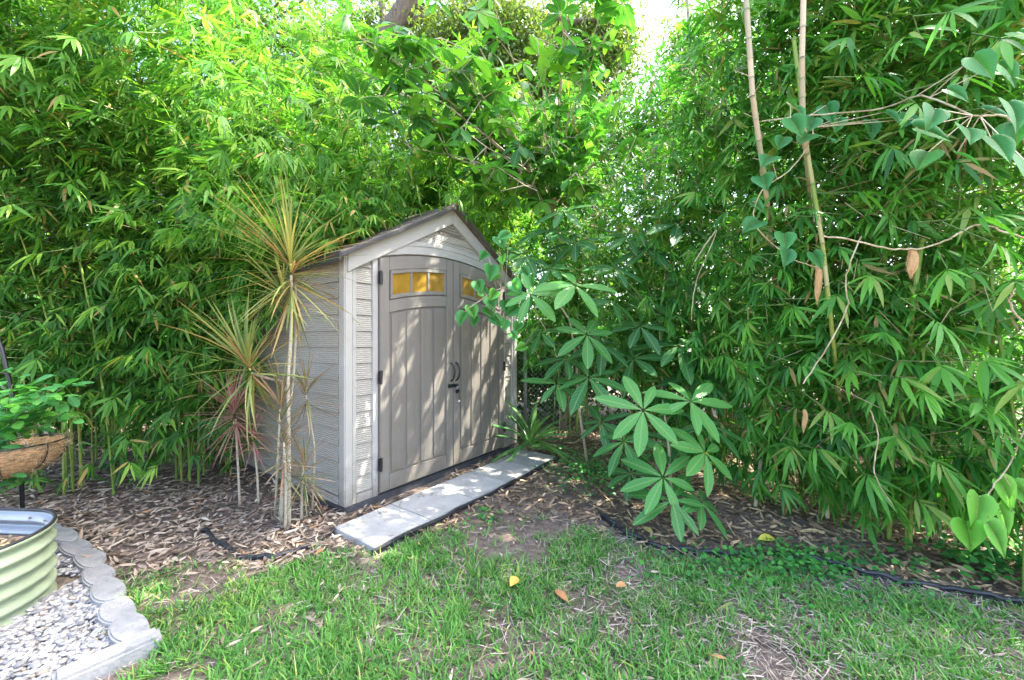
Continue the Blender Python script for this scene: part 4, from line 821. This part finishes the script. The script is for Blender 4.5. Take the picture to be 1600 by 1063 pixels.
frontspray('bright bamboo shoot with broad hanging leaf fans at the far right', gp(1500, 860)+np.array([.25, .35, 0]), [(at(x, y, Yd), (R.normal(-.2, .4), -.7, R.uniform(-.5, .1)), R.uniform(.5, .9), 8) for x, y, Yd in ((1440, 610, 1.9), (1525, 630, 1.8), (1400, 590, 2.0), (1470, 570, 1.95), (1560, 680, 1.8), (1330, 580, 2.2), (1400, 680, 2.1), (1330, 660, 2.2), (1290, 640, 2.3), (1460, 720, 2.0), (1530, 560, 1.85), (1590, 600, 1.7), (1250, 570, 2.4), (1380, 520, 2.1), (1270, 700, 2.4), (1430, 780, 2.1), (1350, 740, 2.2))], .2, 'bamboo_dark')
frontspray('bamboo shoot with leaf fans hanging at the upper right', (2.6, 1.7, 0), [(at(x, y, Yd), (R.normal(-.3, .4), -.6, R.uniform(-.7, .0)), R.uniform(.3, .8), 7) for x, y, Yd in ((1430, 160, 1.7), (1500, 120, 1.6), (1560, 60, 1.5), (1480, 420, 1.8), (1555, 380, 1.6), (1350, 120, 2.0), (1260, 330, 2.1), (1340, 300, 2.1), (1590, 160, 1.5), (1530, 340, 1.6), (1320, 60, 2.0), (1410, 60, 1.8), (1480, 20, 1.6), (1580, 440, 1.6), (1390, 230, 1.9), (1240, 480, 2.3), (1170, 500, 2.5), (1310, 460, 2.1), (1220, 420, 2.3), (1140, 330, 2.7), (1090, 300, 2.9), (1360, 430, 2.0), (1460, 500, 1.9))], .19, 'bamboo_dark')
frontspray('bamboo shoot drooping over the right slope of the shed roof', (.55, 5.0, 0), [(at(x, y, Yd), (R.normal(-.2, .4), -.5, R.uniform(-1.1, -.3)), R.uniform(.3, .85), 7) for x, y, Yd in ((688, 318, 3.6), (700, 300, 3.6), (715, 310, 3.7), (730, 335, 3.8), (745, 330, 3.9), (760, 350, 4.0), (775, 370, 4.1), (770, 330, 4.0), (795, 390, 4.2), (800, 350, 4.2), (690, 290, 3.6), (740, 300, 3.9), (810, 420, 4.1), (785, 410, 4.0), (815, 380, 4.1), (825, 440, 4.2), (830, 350, 4.2), (720, 285, 3.8), (760, 300, 4.0), (800, 310, 4.1))], .14)
frontspray('leafy bamboo shoot with fan leaves in the middle of the left hedge', (-3.0, 3.3, 0), [(at(x, y, Yd), (R.normal(.1, .4), -.7, R.uniform(-.6, .1)), R.uniform(.45, .85), 7) for x, y, Yd in ((65, 395, 2.7), (110, 290, 2.7), (195, 330, 2.8), (240, 150, 2.7), (150, 180, 2.6), (60, 200, 2.6), (330, 160, 2.9), (60, 560, 2.8), (230, 540, 3.0), (300, 440, 3.0), (150, 480, 2.9), (40, 90, 2.4), (120, 60, 2.4), (210, 50, 2.5), (300, 60, 2.7), (400, 120, 2.9), (20, 320, 2.6), (180, 620, 3.0), (110, 640, 2.95), (260, 650, 3.05), (350, 270, 3.0))], .19)

# ------------------------------------------------------------------ overhanging tree with oval leaves
def whorltree(name, label, base, trunk, tips, r=.16, mat='broad', W=.42, n=8, cat='tree', per=1):
    rt = empty(name, base, 0, label, cat); m = MB(); m.tube(trunk, list(np.linspace(.05, .02, len(trunk))), 10); tr = m.build('trunk', G['caneb'], rt, world=True, smooth=True)
    A, B, acc, ra, rb = [], [], [], [], []; tp = np.array(trunk)
    for t in tips:
        t = np.array(t); j = np.argmin(np.linalg.norm(tp-t, axis=1)); s0 = tp[max(0, j-1)]; prev = s0
        for s in np.linspace(0, 1, 6)[1:]:
            q = s0*(1-s)+t*s+np.array([0, 0, .25*np.linalg.norm(t-s0)*s*(1-s)]); A.append(prev); B.append(q); ra.append(.014*(1-s)+.006); rb.append(.014*(1-s)+.004); prev = q
            if s > .3:
                for _ in range(per):
                    c = q+R.normal(0, .12, 3); nv = np.array([R.normal(0, .35), -.35+R.normal(0, .35), .85]); acc.append(whorl(c, nv, r*R.uniform(.75, 1.15), n, W, .25, None, .3)+(np.full(n, R.uniform(.1, 1)),)); A.append(q); B.append(c); ra.append(.005); rb.append(.003)
    P, D, N, l, ww, dr_, v = [np.concatenate([a[i] for a in acc]) for i in range(7)]
    u, d = loc(P); k = ~((u > -.3) & (u < 2.5) & (d > -1.5) & (d < 2.3) & (P[:, 2] < 2.70)) & gaps(P+nrm(D)*(l*.55)[:, None]); P, D, N, l, ww, dr_, v = [a[k] for a in (P, D, N, l, ww, dr_, v)]
    leaves('crown', rt, G[mat], P, D, N, l, ww, np.clip(v+R.normal(0, .1, len(v)), 0, 1), TB, dr_, .2, smooth=True)
    sticks('limbs', rt, G['caneb'], A, B, np.array(ra), np.array(rb), np.zeros(len(A)), 6)
base = np.array([.75, 5.6, 0])
whorltree('overhanging_tree', 'small tree with large oval leaves spreading over the shed roof', base, [base, (.8, 5.5, 1.2), (.75, 5.2, 2.2), (.5, 4.7, 2.9), (.1, 4.2, 3.3)],
          [at(x, y, Yd) for x, y, Yd in ((560, 60, 3.2), (610, 90, 3.3), (640, 50, 3.3), (540, 100, 3.3), (690, 60, 3.4), (720, 110, 3.5), (660, 140, 3.4), (600, 150, 3.3), (840, 60, 3.5), (880, 50, 3.4), (930, 80, 3.5), (900, 130, 3.5), (960, 120, 3.6), (830, 150, 3.6), (780, 180, 3.5), (760, 230, 3.4), (800, 250, 3.4), (850, 210, 3.6), (730, 190, 3.5), (930, 190, 3.7), (820, 290, 3.5), (960, 290, 3.4), (700, 240, 3.6), (640, 230, 3.5), (980, 220, 3.6), (900, 270, 3.5), (950, -20, 3.3), (890, -30, 3.4), (700, -10, 3.6), (780, 30, 3.6))], r=.20, per=3)

# ------------------------------------------------------------------ heart leaved vines, tendrils, sheaths
def vine(label, pts, r, hearts, mat='heart', L=.10, stemmat='twig', group='vines climbing through the right hedge', vr=(.2, .8)):
    rt = empty('vine', pts[0], 0, label, 'vine', group); P = [Vector(p) for p in pts]; fine = []
    for i in range(len(P)-1):
        p0, p1, p2, p3 = P[max(i-1, 0)], P[i], P[i+1], P[min(i+2, len(P)-1)]
        for k in range(6):
            t = k/6; fine.append(.5*((2*p1)+(-p0+p2)*t+(2*p0-5*p1+4*p2-p3)*t*t+(-p0+3*p1-3*p2+p3)*t**3)+Vector(R.normal(0, r*.5, 3)))
    fine.append(P[-1]); f = np.array([p[:] for p in fine])
    SA, SB, SR = f[:-1], f[1:], np.full(len(f)-1, r)
    if hearts:
        c = np.array([h[0] for h in hearts]); n = len(c); D = np.array([h[1] for h in hearts], float); Ls = np.array([h[2] for h in hearts])
        N = np.tile([[0, -.75, .6]], (n, 1))+R.normal(0, .25, (n, 3))
        leaves('heart_leaves', rt, G[mat], c, D, N, Ls, Ls*.85, R.uniform(*vr, n), TH, R.uniform(.1, .35, n), .16, smooth=True)
        nb = np.array([f[np.argmin(np.linalg.norm(f-q, axis=1))] for q in c]); SA = np.concatenate([SA, nb]); SB = np.concatenate([SB, c]); SR = np.concatenate([SR, np.full(n, .0018)])
    sticks('stem', rt, G[stemmat], SA, SB, SR, SR*.97, R.uniform(.5, 1, len(SA)), 6)
def hs(lst, Yd, L, s=.12):
    return [(at(x, y, Yd+R.uniform(-s, s)), (R.normal(-.1, .45), -.35, R.uniform(-1, -.3)), L*R.uniform(.8, 1.2)) for x, y in lst]
vine('vine with big heart leaves hanging at the upper right edge', [at(1640, 300, 1.5), at(1580, 190, 1.45), at(1520, 180, 1.45), at(1440, 150, 1.6), at(1380, 170, 1.8), at(1270, 180, 2.0), at(1190, 190, 2.1)], .0035,
     hs([(1548, 215), (1495, 240), (1450, 238), (1575, 160), (1535, 170), (1590, 190), (1560, 100), (1460, 170), (1430, 200), (1520, 90), (1590, 50), (1600, 250), (1480, 140), (1510, 200)], 1.4, .11), vr=(.0, .5))
vine('vine with a row of blue-green heart leaves in the middle of the right hedge', [at(1230, 160, 2.0), at(1270, 200, 2.0), at(1240, 260, 2.0), at(1190, 300, 2.05), at(1180, 350, 2.1), at(1230, 400, 2.1), at(1280, 420, 2.1)], .003,
     hs([(1245, 165), (1290, 165), (1270, 185), (1235, 185), (1310, 185), (1265, 210), (1225, 215), (1385, 175), (1420, 180), (1190, 275), (1175, 315), (1185, 345), (1225, 365), (1230, 390), (1270, 395), (1205, 245), (1360, 190), (1440, 185), (1290, 215)], 2.0, .105), vr=(.0, .55))
vine('bright green heart-leaved vine low at the right edge', [at(1620, 620, 1.75), at(1580, 720, 1.75), at(1545, 770, 1.75), at(1530, 830, 1.75)], .003,
     [(at(x, y, 1.75+dy), (dx, -.3, dz), l) for x, y, dy, dx, dz, l in ((1560, 750, .05, .3, -.8, .15), (1530, 775, 0, -.3, -.9, .16), (1560, 790, .04, .2, -1, .15), (1510, 815, 0, -.1, -1, .13), (1545, 820, -.03, .35, -.9, .15), (1585, 760, .1, .6, -.6, .14), (1600, 800, .15, .6, -.5, .13))], L=.15, vr=(.85, 1))
vine('long tan vine looping past the hanging dry sheath', [at(1285, 370, 1.9), at(1330, 375, 1.88), at(1390, 388, 1.86), at(1440, 388, 1.84), at(1490, 370, 1.8), at(1525, 352, 1.76), at(1570, 362, 1.7), at(1640, 385, 1.66)], .0042, [])
vine('pale vertical tendril winding down the middle of the right hedge', [at(1345, 370, 2.0), at(1322, 430, 2.0), at(1324, 480, 2.0), at(1300, 530, 2.0), at(1255, 600, 2.05)], .0035, [])
vine('pale tendril in front of the nearest bamboo stems', [at(1360, 640, 1.95), at(1372, 680, 1.95), at(1366, 740, 1.95), at(1395, 790, 2.0)], .003, [])
vine('thin pale tendril left of the hanging dry sheath', [at(1110, 370, 2.5), at(1085, 410, 2.5), at(1120, 360, 2.5), at(1088, 440, 2.55), at(1080, 500, 2.6)], .0025, [])
vine('yellow-green tendril curling in at the right edge', [at(1620, 470, 1.6), at(1590, 450, 1.6), at(1578, 470, 1.6), at(1595, 500, 1.6), at(1640, 510, 1.6)], .004, [])
vine('vine with small heart leaves beside the right shed door', [(.5, 4.0, .3), at(870, 560, 3.5), at(830, 480, 3.3), at(790, 450, 3.2), at(750, 470, 3.1), at(735, 480, 3.1)], .004,
     hs([(735, 478), (745, 440), (765, 465), (790, 470), (780, 430), (800, 440), (760, 480), (725, 488), (810, 480), (790, 500), (775, 455), (815, 420), (770, 495), (760, 395), (785, 400), (778, 370), (795, 365), (808, 445), (822, 470), (798, 520), (812, 505), (830, 430), (768, 415), (752, 455), (742, 495), (806, 400), (820, 540)], 3.15, .11), vr=(.4, .9), group=None)
tw = []
A = []; B = []
for i in range(1300):
    p = at(R.uniform(1090, 1560), R.uniform(240, 700), R.uniform(1.9, 2.9)); 
    if keep(p[None])[0]: A.append(p); B.append(p+R.normal(0, .12, 3))
rt = empty('dry_twig_tangle', (2.4, 2.6, 0), 0, 'tangle of thin dry tan twigs inside the right hedge', 'twigs'); o = sticks('twigs', rt, G['twig'], A, B, .0022, .0014, R.random(len(A)), 4); o['kind'] = 'stuff'
def sheath(label, x, y, Yd, L, W):
    c = at(x, y, Yd); m = MB(); nr = 14; nc_ = 18
    for i in range(nr+1):
        t = i/nr; w_ = W*(.35+.75*math.sin(PI*min(1, t*.9+.08))**.7)*(1 if t < .8 else 1-.55*(t-.8)/.2)
        for j in range(nc_):
            a = 2*PI*j/nc_; rr_ = w_*(1+.10*math.sin(5*a+t*4)+random.uniform(-.06, .06)); m.v.append((c[0]+rr_*math.cos(a)+.006*math.sin(t*5), c[1]+.55*rr_*math.sin(a), c[2]-L*t-(random.uniform(0, .018) if i == nr else 0)))
    for i in range(nr):
        for j in range(nc_): q = (j+1) % nc_; m.f.append((i*nc_+j, i*nc_+q, (i+1)*nc_+q, (i+1)*nc_+j))
    tag(m.build('dry_sheath', G['sheath'], None), label, 'dry bamboo sheath', 'dry bamboo sheaths')
sheath('short fat brown bamboo sheath hanging under the looping tan vine', 1425, 390, 1.86, .13, .024)
sheath('long narrow brown bamboo sheath hanging on the yellow-green stem', 1278, 405, 2.2, .25, .018)
sheath('small tan bamboo sheath low on the right hedge', 1257, 640, 2.3, .13, .014)

# ------------------------------------------------------------------ young thick stemmed plant
rt = empty('young_bare_plant', (2.42, 3.75, 0), 0, 'thick green stem with a few drooping leaves in the shade of the right hedge', 'plant')
m = MB(); m.tube([(2.42, 3.75, 0), (2.41, 3.74, .3), (2.43, 3.75, .6), (2.4, 3.75, 1.0)], [.05, .042, .038, .03], 10); m.build('stem', G['stem'], rt, world=True, smooth=True)
# (stem uses its attribute default) leaves
P, D, N, l, ww, dr_ = crownleaf((2.42, 3.72, .35), 14, .35, (0, -.2, 1), .35, (60, 110), .07, .5); leaves('leaves', rt, G['weed'], P, D, N, l, ww, R.random(14), TB, dr_, .2)

# ------------------------------------------------------------------ chain link fence
fr = empty('chain_link_fence', (.19, 5.0, 0), 0, 'weathered chain link fence behind the plants right of the shed', 'fence')
fa = np.array([-2.6, 5.35, 0]); fb_ = np.array([6.2, 4.5, 0]); fd = nrm(fb_-fa); FL = np.linalg.norm(fb_-fa); fh = 1.2; A, B = [], []
for i in range(-24, int(FL/.062)+2):
    s = i*.062
    for sg in (1, -1):
        a0, a1 = (s, s+fh) if sg > 0 else (s+fh, s)
        t0, t1 = 0., 1.
        if a0 < 0 or a1 < 0 or a0 > FL or a1 > FL: continue
        A.append(fa+fd*a0+np.array([0, 0, .03])); B.append(fa+fd*a1+np.array([0, 0, .03+fh]))
sticks('wire_mesh', fr, G['gal'], A, B, .0015, .0015, .5, 4)
for s in (.2, 2.79, 5.3, 7.8):
    m = MB(); p = fa+fd*s; m.tube([p, p+np.array([0, 0, 1.3])], .024, 10); m.tube([p+np.array([0, 0, 1.29]), p+np.array([0, 0, 1.33])], [.03, .012], 10); m.build('post', G['gal'], fr, world=True, smooth=True)
m = MB(); m.tube([fa+np.array([0, 0, 1.25]), fb_+np.array([0, 0, 1.25])], .018, 8); m.build('top_rail', G['gal'], fr, world=True, smooth=True)

# ------------------------------------------------------------------ background trees

def blobtree(label, base, h, blobs, nper, mat, leafL, W=.5, tr=.12, limbs=True, name='background_tree', group='trees behind the hedge', T=TD, trunk=None, clump=.22):
    rt = empty(name, base, 0, label, 'tree', group); base = np.array(base, float)
    m = MB(); tp = trunk or [base, base+np.array([.1, .1, h*.3]), base+np.array([-.05, 0, h*.6]), base+np.array([.1, .1, h*.85])]
    m.tube(tp, list(np.linspace(tr, tr*.3, len(tp))), 10); m.build('trunk', G['bark'], rt, world=True, smooth=True)
    Pl, A, B = [], [], []; tpn = np.array([np.array(p) for p in tp])
    for c, r in blobs:
        c = np.array(c, float); q = nrm(R.normal(0, 1, (nper//26, 3)))*(R.random((nper//26, 1))**.45)*np.array(r); cc = c+q
        P = cc[:, None]+R.normal(0, clump, (len(cc), 26, 3)); Pl.append(P.reshape(-1, 3))
        j = np.argmin(np.linalg.norm(tpn-c, axis=1)); j = max(0, j-1); A.append(tpn[j]); B.append(c)
        for x in cc[::9]: A.append(c); B.append(x)
    P = np.concatenate(Pl); n = len(P); D = R.normal(0, 1, (n, 3)); D[:, 2] -= .5; l = leafL*R.uniform(.7, 1.3, n)
    k = keep(P) & gaps(P); P, D, l = P[k], D[k], l[k]; n = len(P)
    leaves('crown', rt, G[mat], P, D, R.normal(0, 1, (n, 3))+np.array([0, -.4, .8]), l, l*W, np.clip(.5+.3*vnoise(P[:, 0]+P[:, 2], P[:, 1], 1.2, 5)+R.normal(0, .2, n), 0, 1), T, 0, .1)
    sticks('limbs', rt, G['bark'], A, B, .03, .012, 0, 6)
bt = [
 ('pale green tree far behind the left bamboo', (-8.5, 8.5, 0), 6.5, [((-8.5, 8.3, 3.4), (2.0, 1, 2.8)), ((-8.5, 8.6, 6), (1.8, 1, 1.5)), ((-8.6, 6.9, 2.6), (1.4, .9, 2.3)), ((-8.6, 6.9, 5.6), (1.5, .9, 1.9)), ((-7.2, 6.6, 1.8), (1.2, .7, 1.6))], 6500, 'far', .12),
 ('yellow-green tree behind the left hedge', (-5.6, 8.2, 0), 6.5, [((-5.6, 8, 2.6), (1.7, 1, 2.4)), ((-5.4, 8, 5.4), (1.8, 1, 1.6)), ((-5.5, 8, 7.6), (2.1, 1, 1.5))], 7500, 'far', .11),
 ('yellow-green bushy tree glimpsed over the shed roof', (-2.2, 8.8, 0), 5.0, [((-2.2, 8.6, 2.4), (2.0, 1, 2.2)), ((-1.0, 8.4, 3.8), (1.6, .9, 1.2))], 8000, 'far', .09),
 ('light green bush behind the wire fence', (.9, 7.8, 0), 4.2, [((.9, 7.3, 1.6), (1.6, .9, 1.6)), ((1.3, 7.5, 3.3), (1.7, .9, 1.4)), ((.2, 7.4, 4.4), (1.4, .7, 1.0))], 9500, 'far', .085),
 ('bushy tree below the white sky gap', (3.3, 8.6, 0), 5.0, [((3.4, 8.4, 2.4), (1.8, 1, 2.3)), ((3.4, 8.4, 5.6), (1.5, .8, 1.1)), ((1.6, 8.6, 5.4), (1.2, .7, 1.4)), ((4.2, 8.6, 7.5), (.9, .6, 1.3))], 8500, 'far', .10),
 ('tall bright tree behind the right hedge', (6.4, 8.4, 0), 8.0, [((6.2, 8.2, 3.0), (1.9, 1, 2.7)), ((6.4, 8.2, 6.4), (1.9, 1, 2))], 7500, 'far', .11),
 ('bright tree beyond the right end of the hedge', (9.0, 7.0, 0), 8.0, [((8.6, 7, 3.0), (1.8, 1.4, 2.8)), ((8.6, 7, 6.2), (2, 1.4, 1.8))], 6500, 'far', .12),
]
bt += [(lab, (x, y, 0), 1.6, [((x, y, .95), (.95, .5, .85))], 6500, 'low', .10) for lab, x, y in (
 ('low dark bush behind the left bamboo stems', -5.6, 4.9), ('low dark bush between the left bamboo and the shed', -4.1, 5.3), ('low bush behind the fence post beside the shed', .6, 6.1), ('low bush behind the wire fence under the thicket', 2.2, 6.2),
 ('low dark bush behind the thick green bamboo stems', 3.7, 5.6), ('low dark bush deep in the right corner', 5.2, 4.8), ('low dark bush far right behind the bamboo', 5.8, 3.2), ('low dark bush at the far left of the hedge', -6.6, 4.0))]
G['low'] = leafmat('low_leaf', [(0, (.02, .08, .018)), (.5, (.04, .14, .025)), (1, (.08, .22, .035))], .35, .45)
blobtree('tall tree above the right bamboo, its unseen crown added to shade the gravel', (5.2, 5.6, 0), 9, [((3.9, 3.5, 9.3), (1.2, 1.2, 1.3)), ((3.4, 4.6, 9.6), (.7, .7, .8))], 4200, 'far', .14, tr=.16)  # added tree: crown out of view, placed to block sun from stones and gravel
for lab, bs_, h, bl, npr, mt, ll in bt: blobtree(lab, bs_, h, bl, npr, mt, ll, tr=.12 if h > 2 else .03)
tk = [(-3.3, 9.6, 0), (-3.2, 9.5, 2.2), at(550, 240, 9.2), at(570, 150, 9.0), at(605, 60, 8.8), at(640, 0, 8.7), at(690, -60, 8.6), at(740, -140, 8.6)]
blobtree('large old oak with leaning trunk behind the shed', (-3.3, 9.6, 0), 10, [((-4.3, 9.6, 8.3), (1.6, 1, 1.2)), ((-2.6, 9.8, 8.8), (2.2, 1.2, 1.2)), ((-.4, 10, 8.6), (2.2, 1.2, 1.5)), ((1.6, 9.8, 8.6), (1.6, 1, 1.5)), ((-1.3, 9.9, 6.5), (1.8, 1, 1.0)), ((.9, 9.9, 6.6), (1.7, 1, 1.1)), ((-3.6, 10.5, 5.5), (1.5, .8, 1.4)), ((2.2, 9.4, 8.2), (1.0, .8, 1.6)), ((-.6, 8.5, 8.0), (1.6, .4, .9)), ((-5.4, 10, 6.8), (1.2, .8, 2.0)), ((-1.8, 10.6, 5.2), (2.2, .6, 1.2)), ((.6, 10.6, 5.4), (2, .6, 1.0)), ((-2, 10.4, 7.6), (2, .6, 1.2)), ((.2, 10.4, 7.6), (2, .6, 1.2))], 9500, 'oak', .10, .5, .42, name='oak_tree', trunk=tk, clump=.16)
oak = bpy.data.objects['oak_tree']
for pts, r in (([at(570, 150, 9.0), at(600, 40, 9.0), at(590, -60, 9.0)], .16), ([at(620, 40, 8.8), at(700, 20, 8.9), at(790, 60, 9), at(830, 40, 9)], .10), ([at(700, -10, 8.8), at(800, 10, 8.9), at(890, 35, 9), at(960, 30, 9.1), at(1000, 45, 9.2)], .11), ([at(545, 230, 9.2), at(520, 120, 9.2), at(530, 20, 9.2)], .12), ([at(790, 60, 9), at(760, 20, 9), at(745, -30, 9)], .05)):
    m = MB(); m.tube(pts, list(np.linspace(r, r*.2, len(pts))), 10); m.build('limb', G['bark'], oak, world=True, smooth=True)
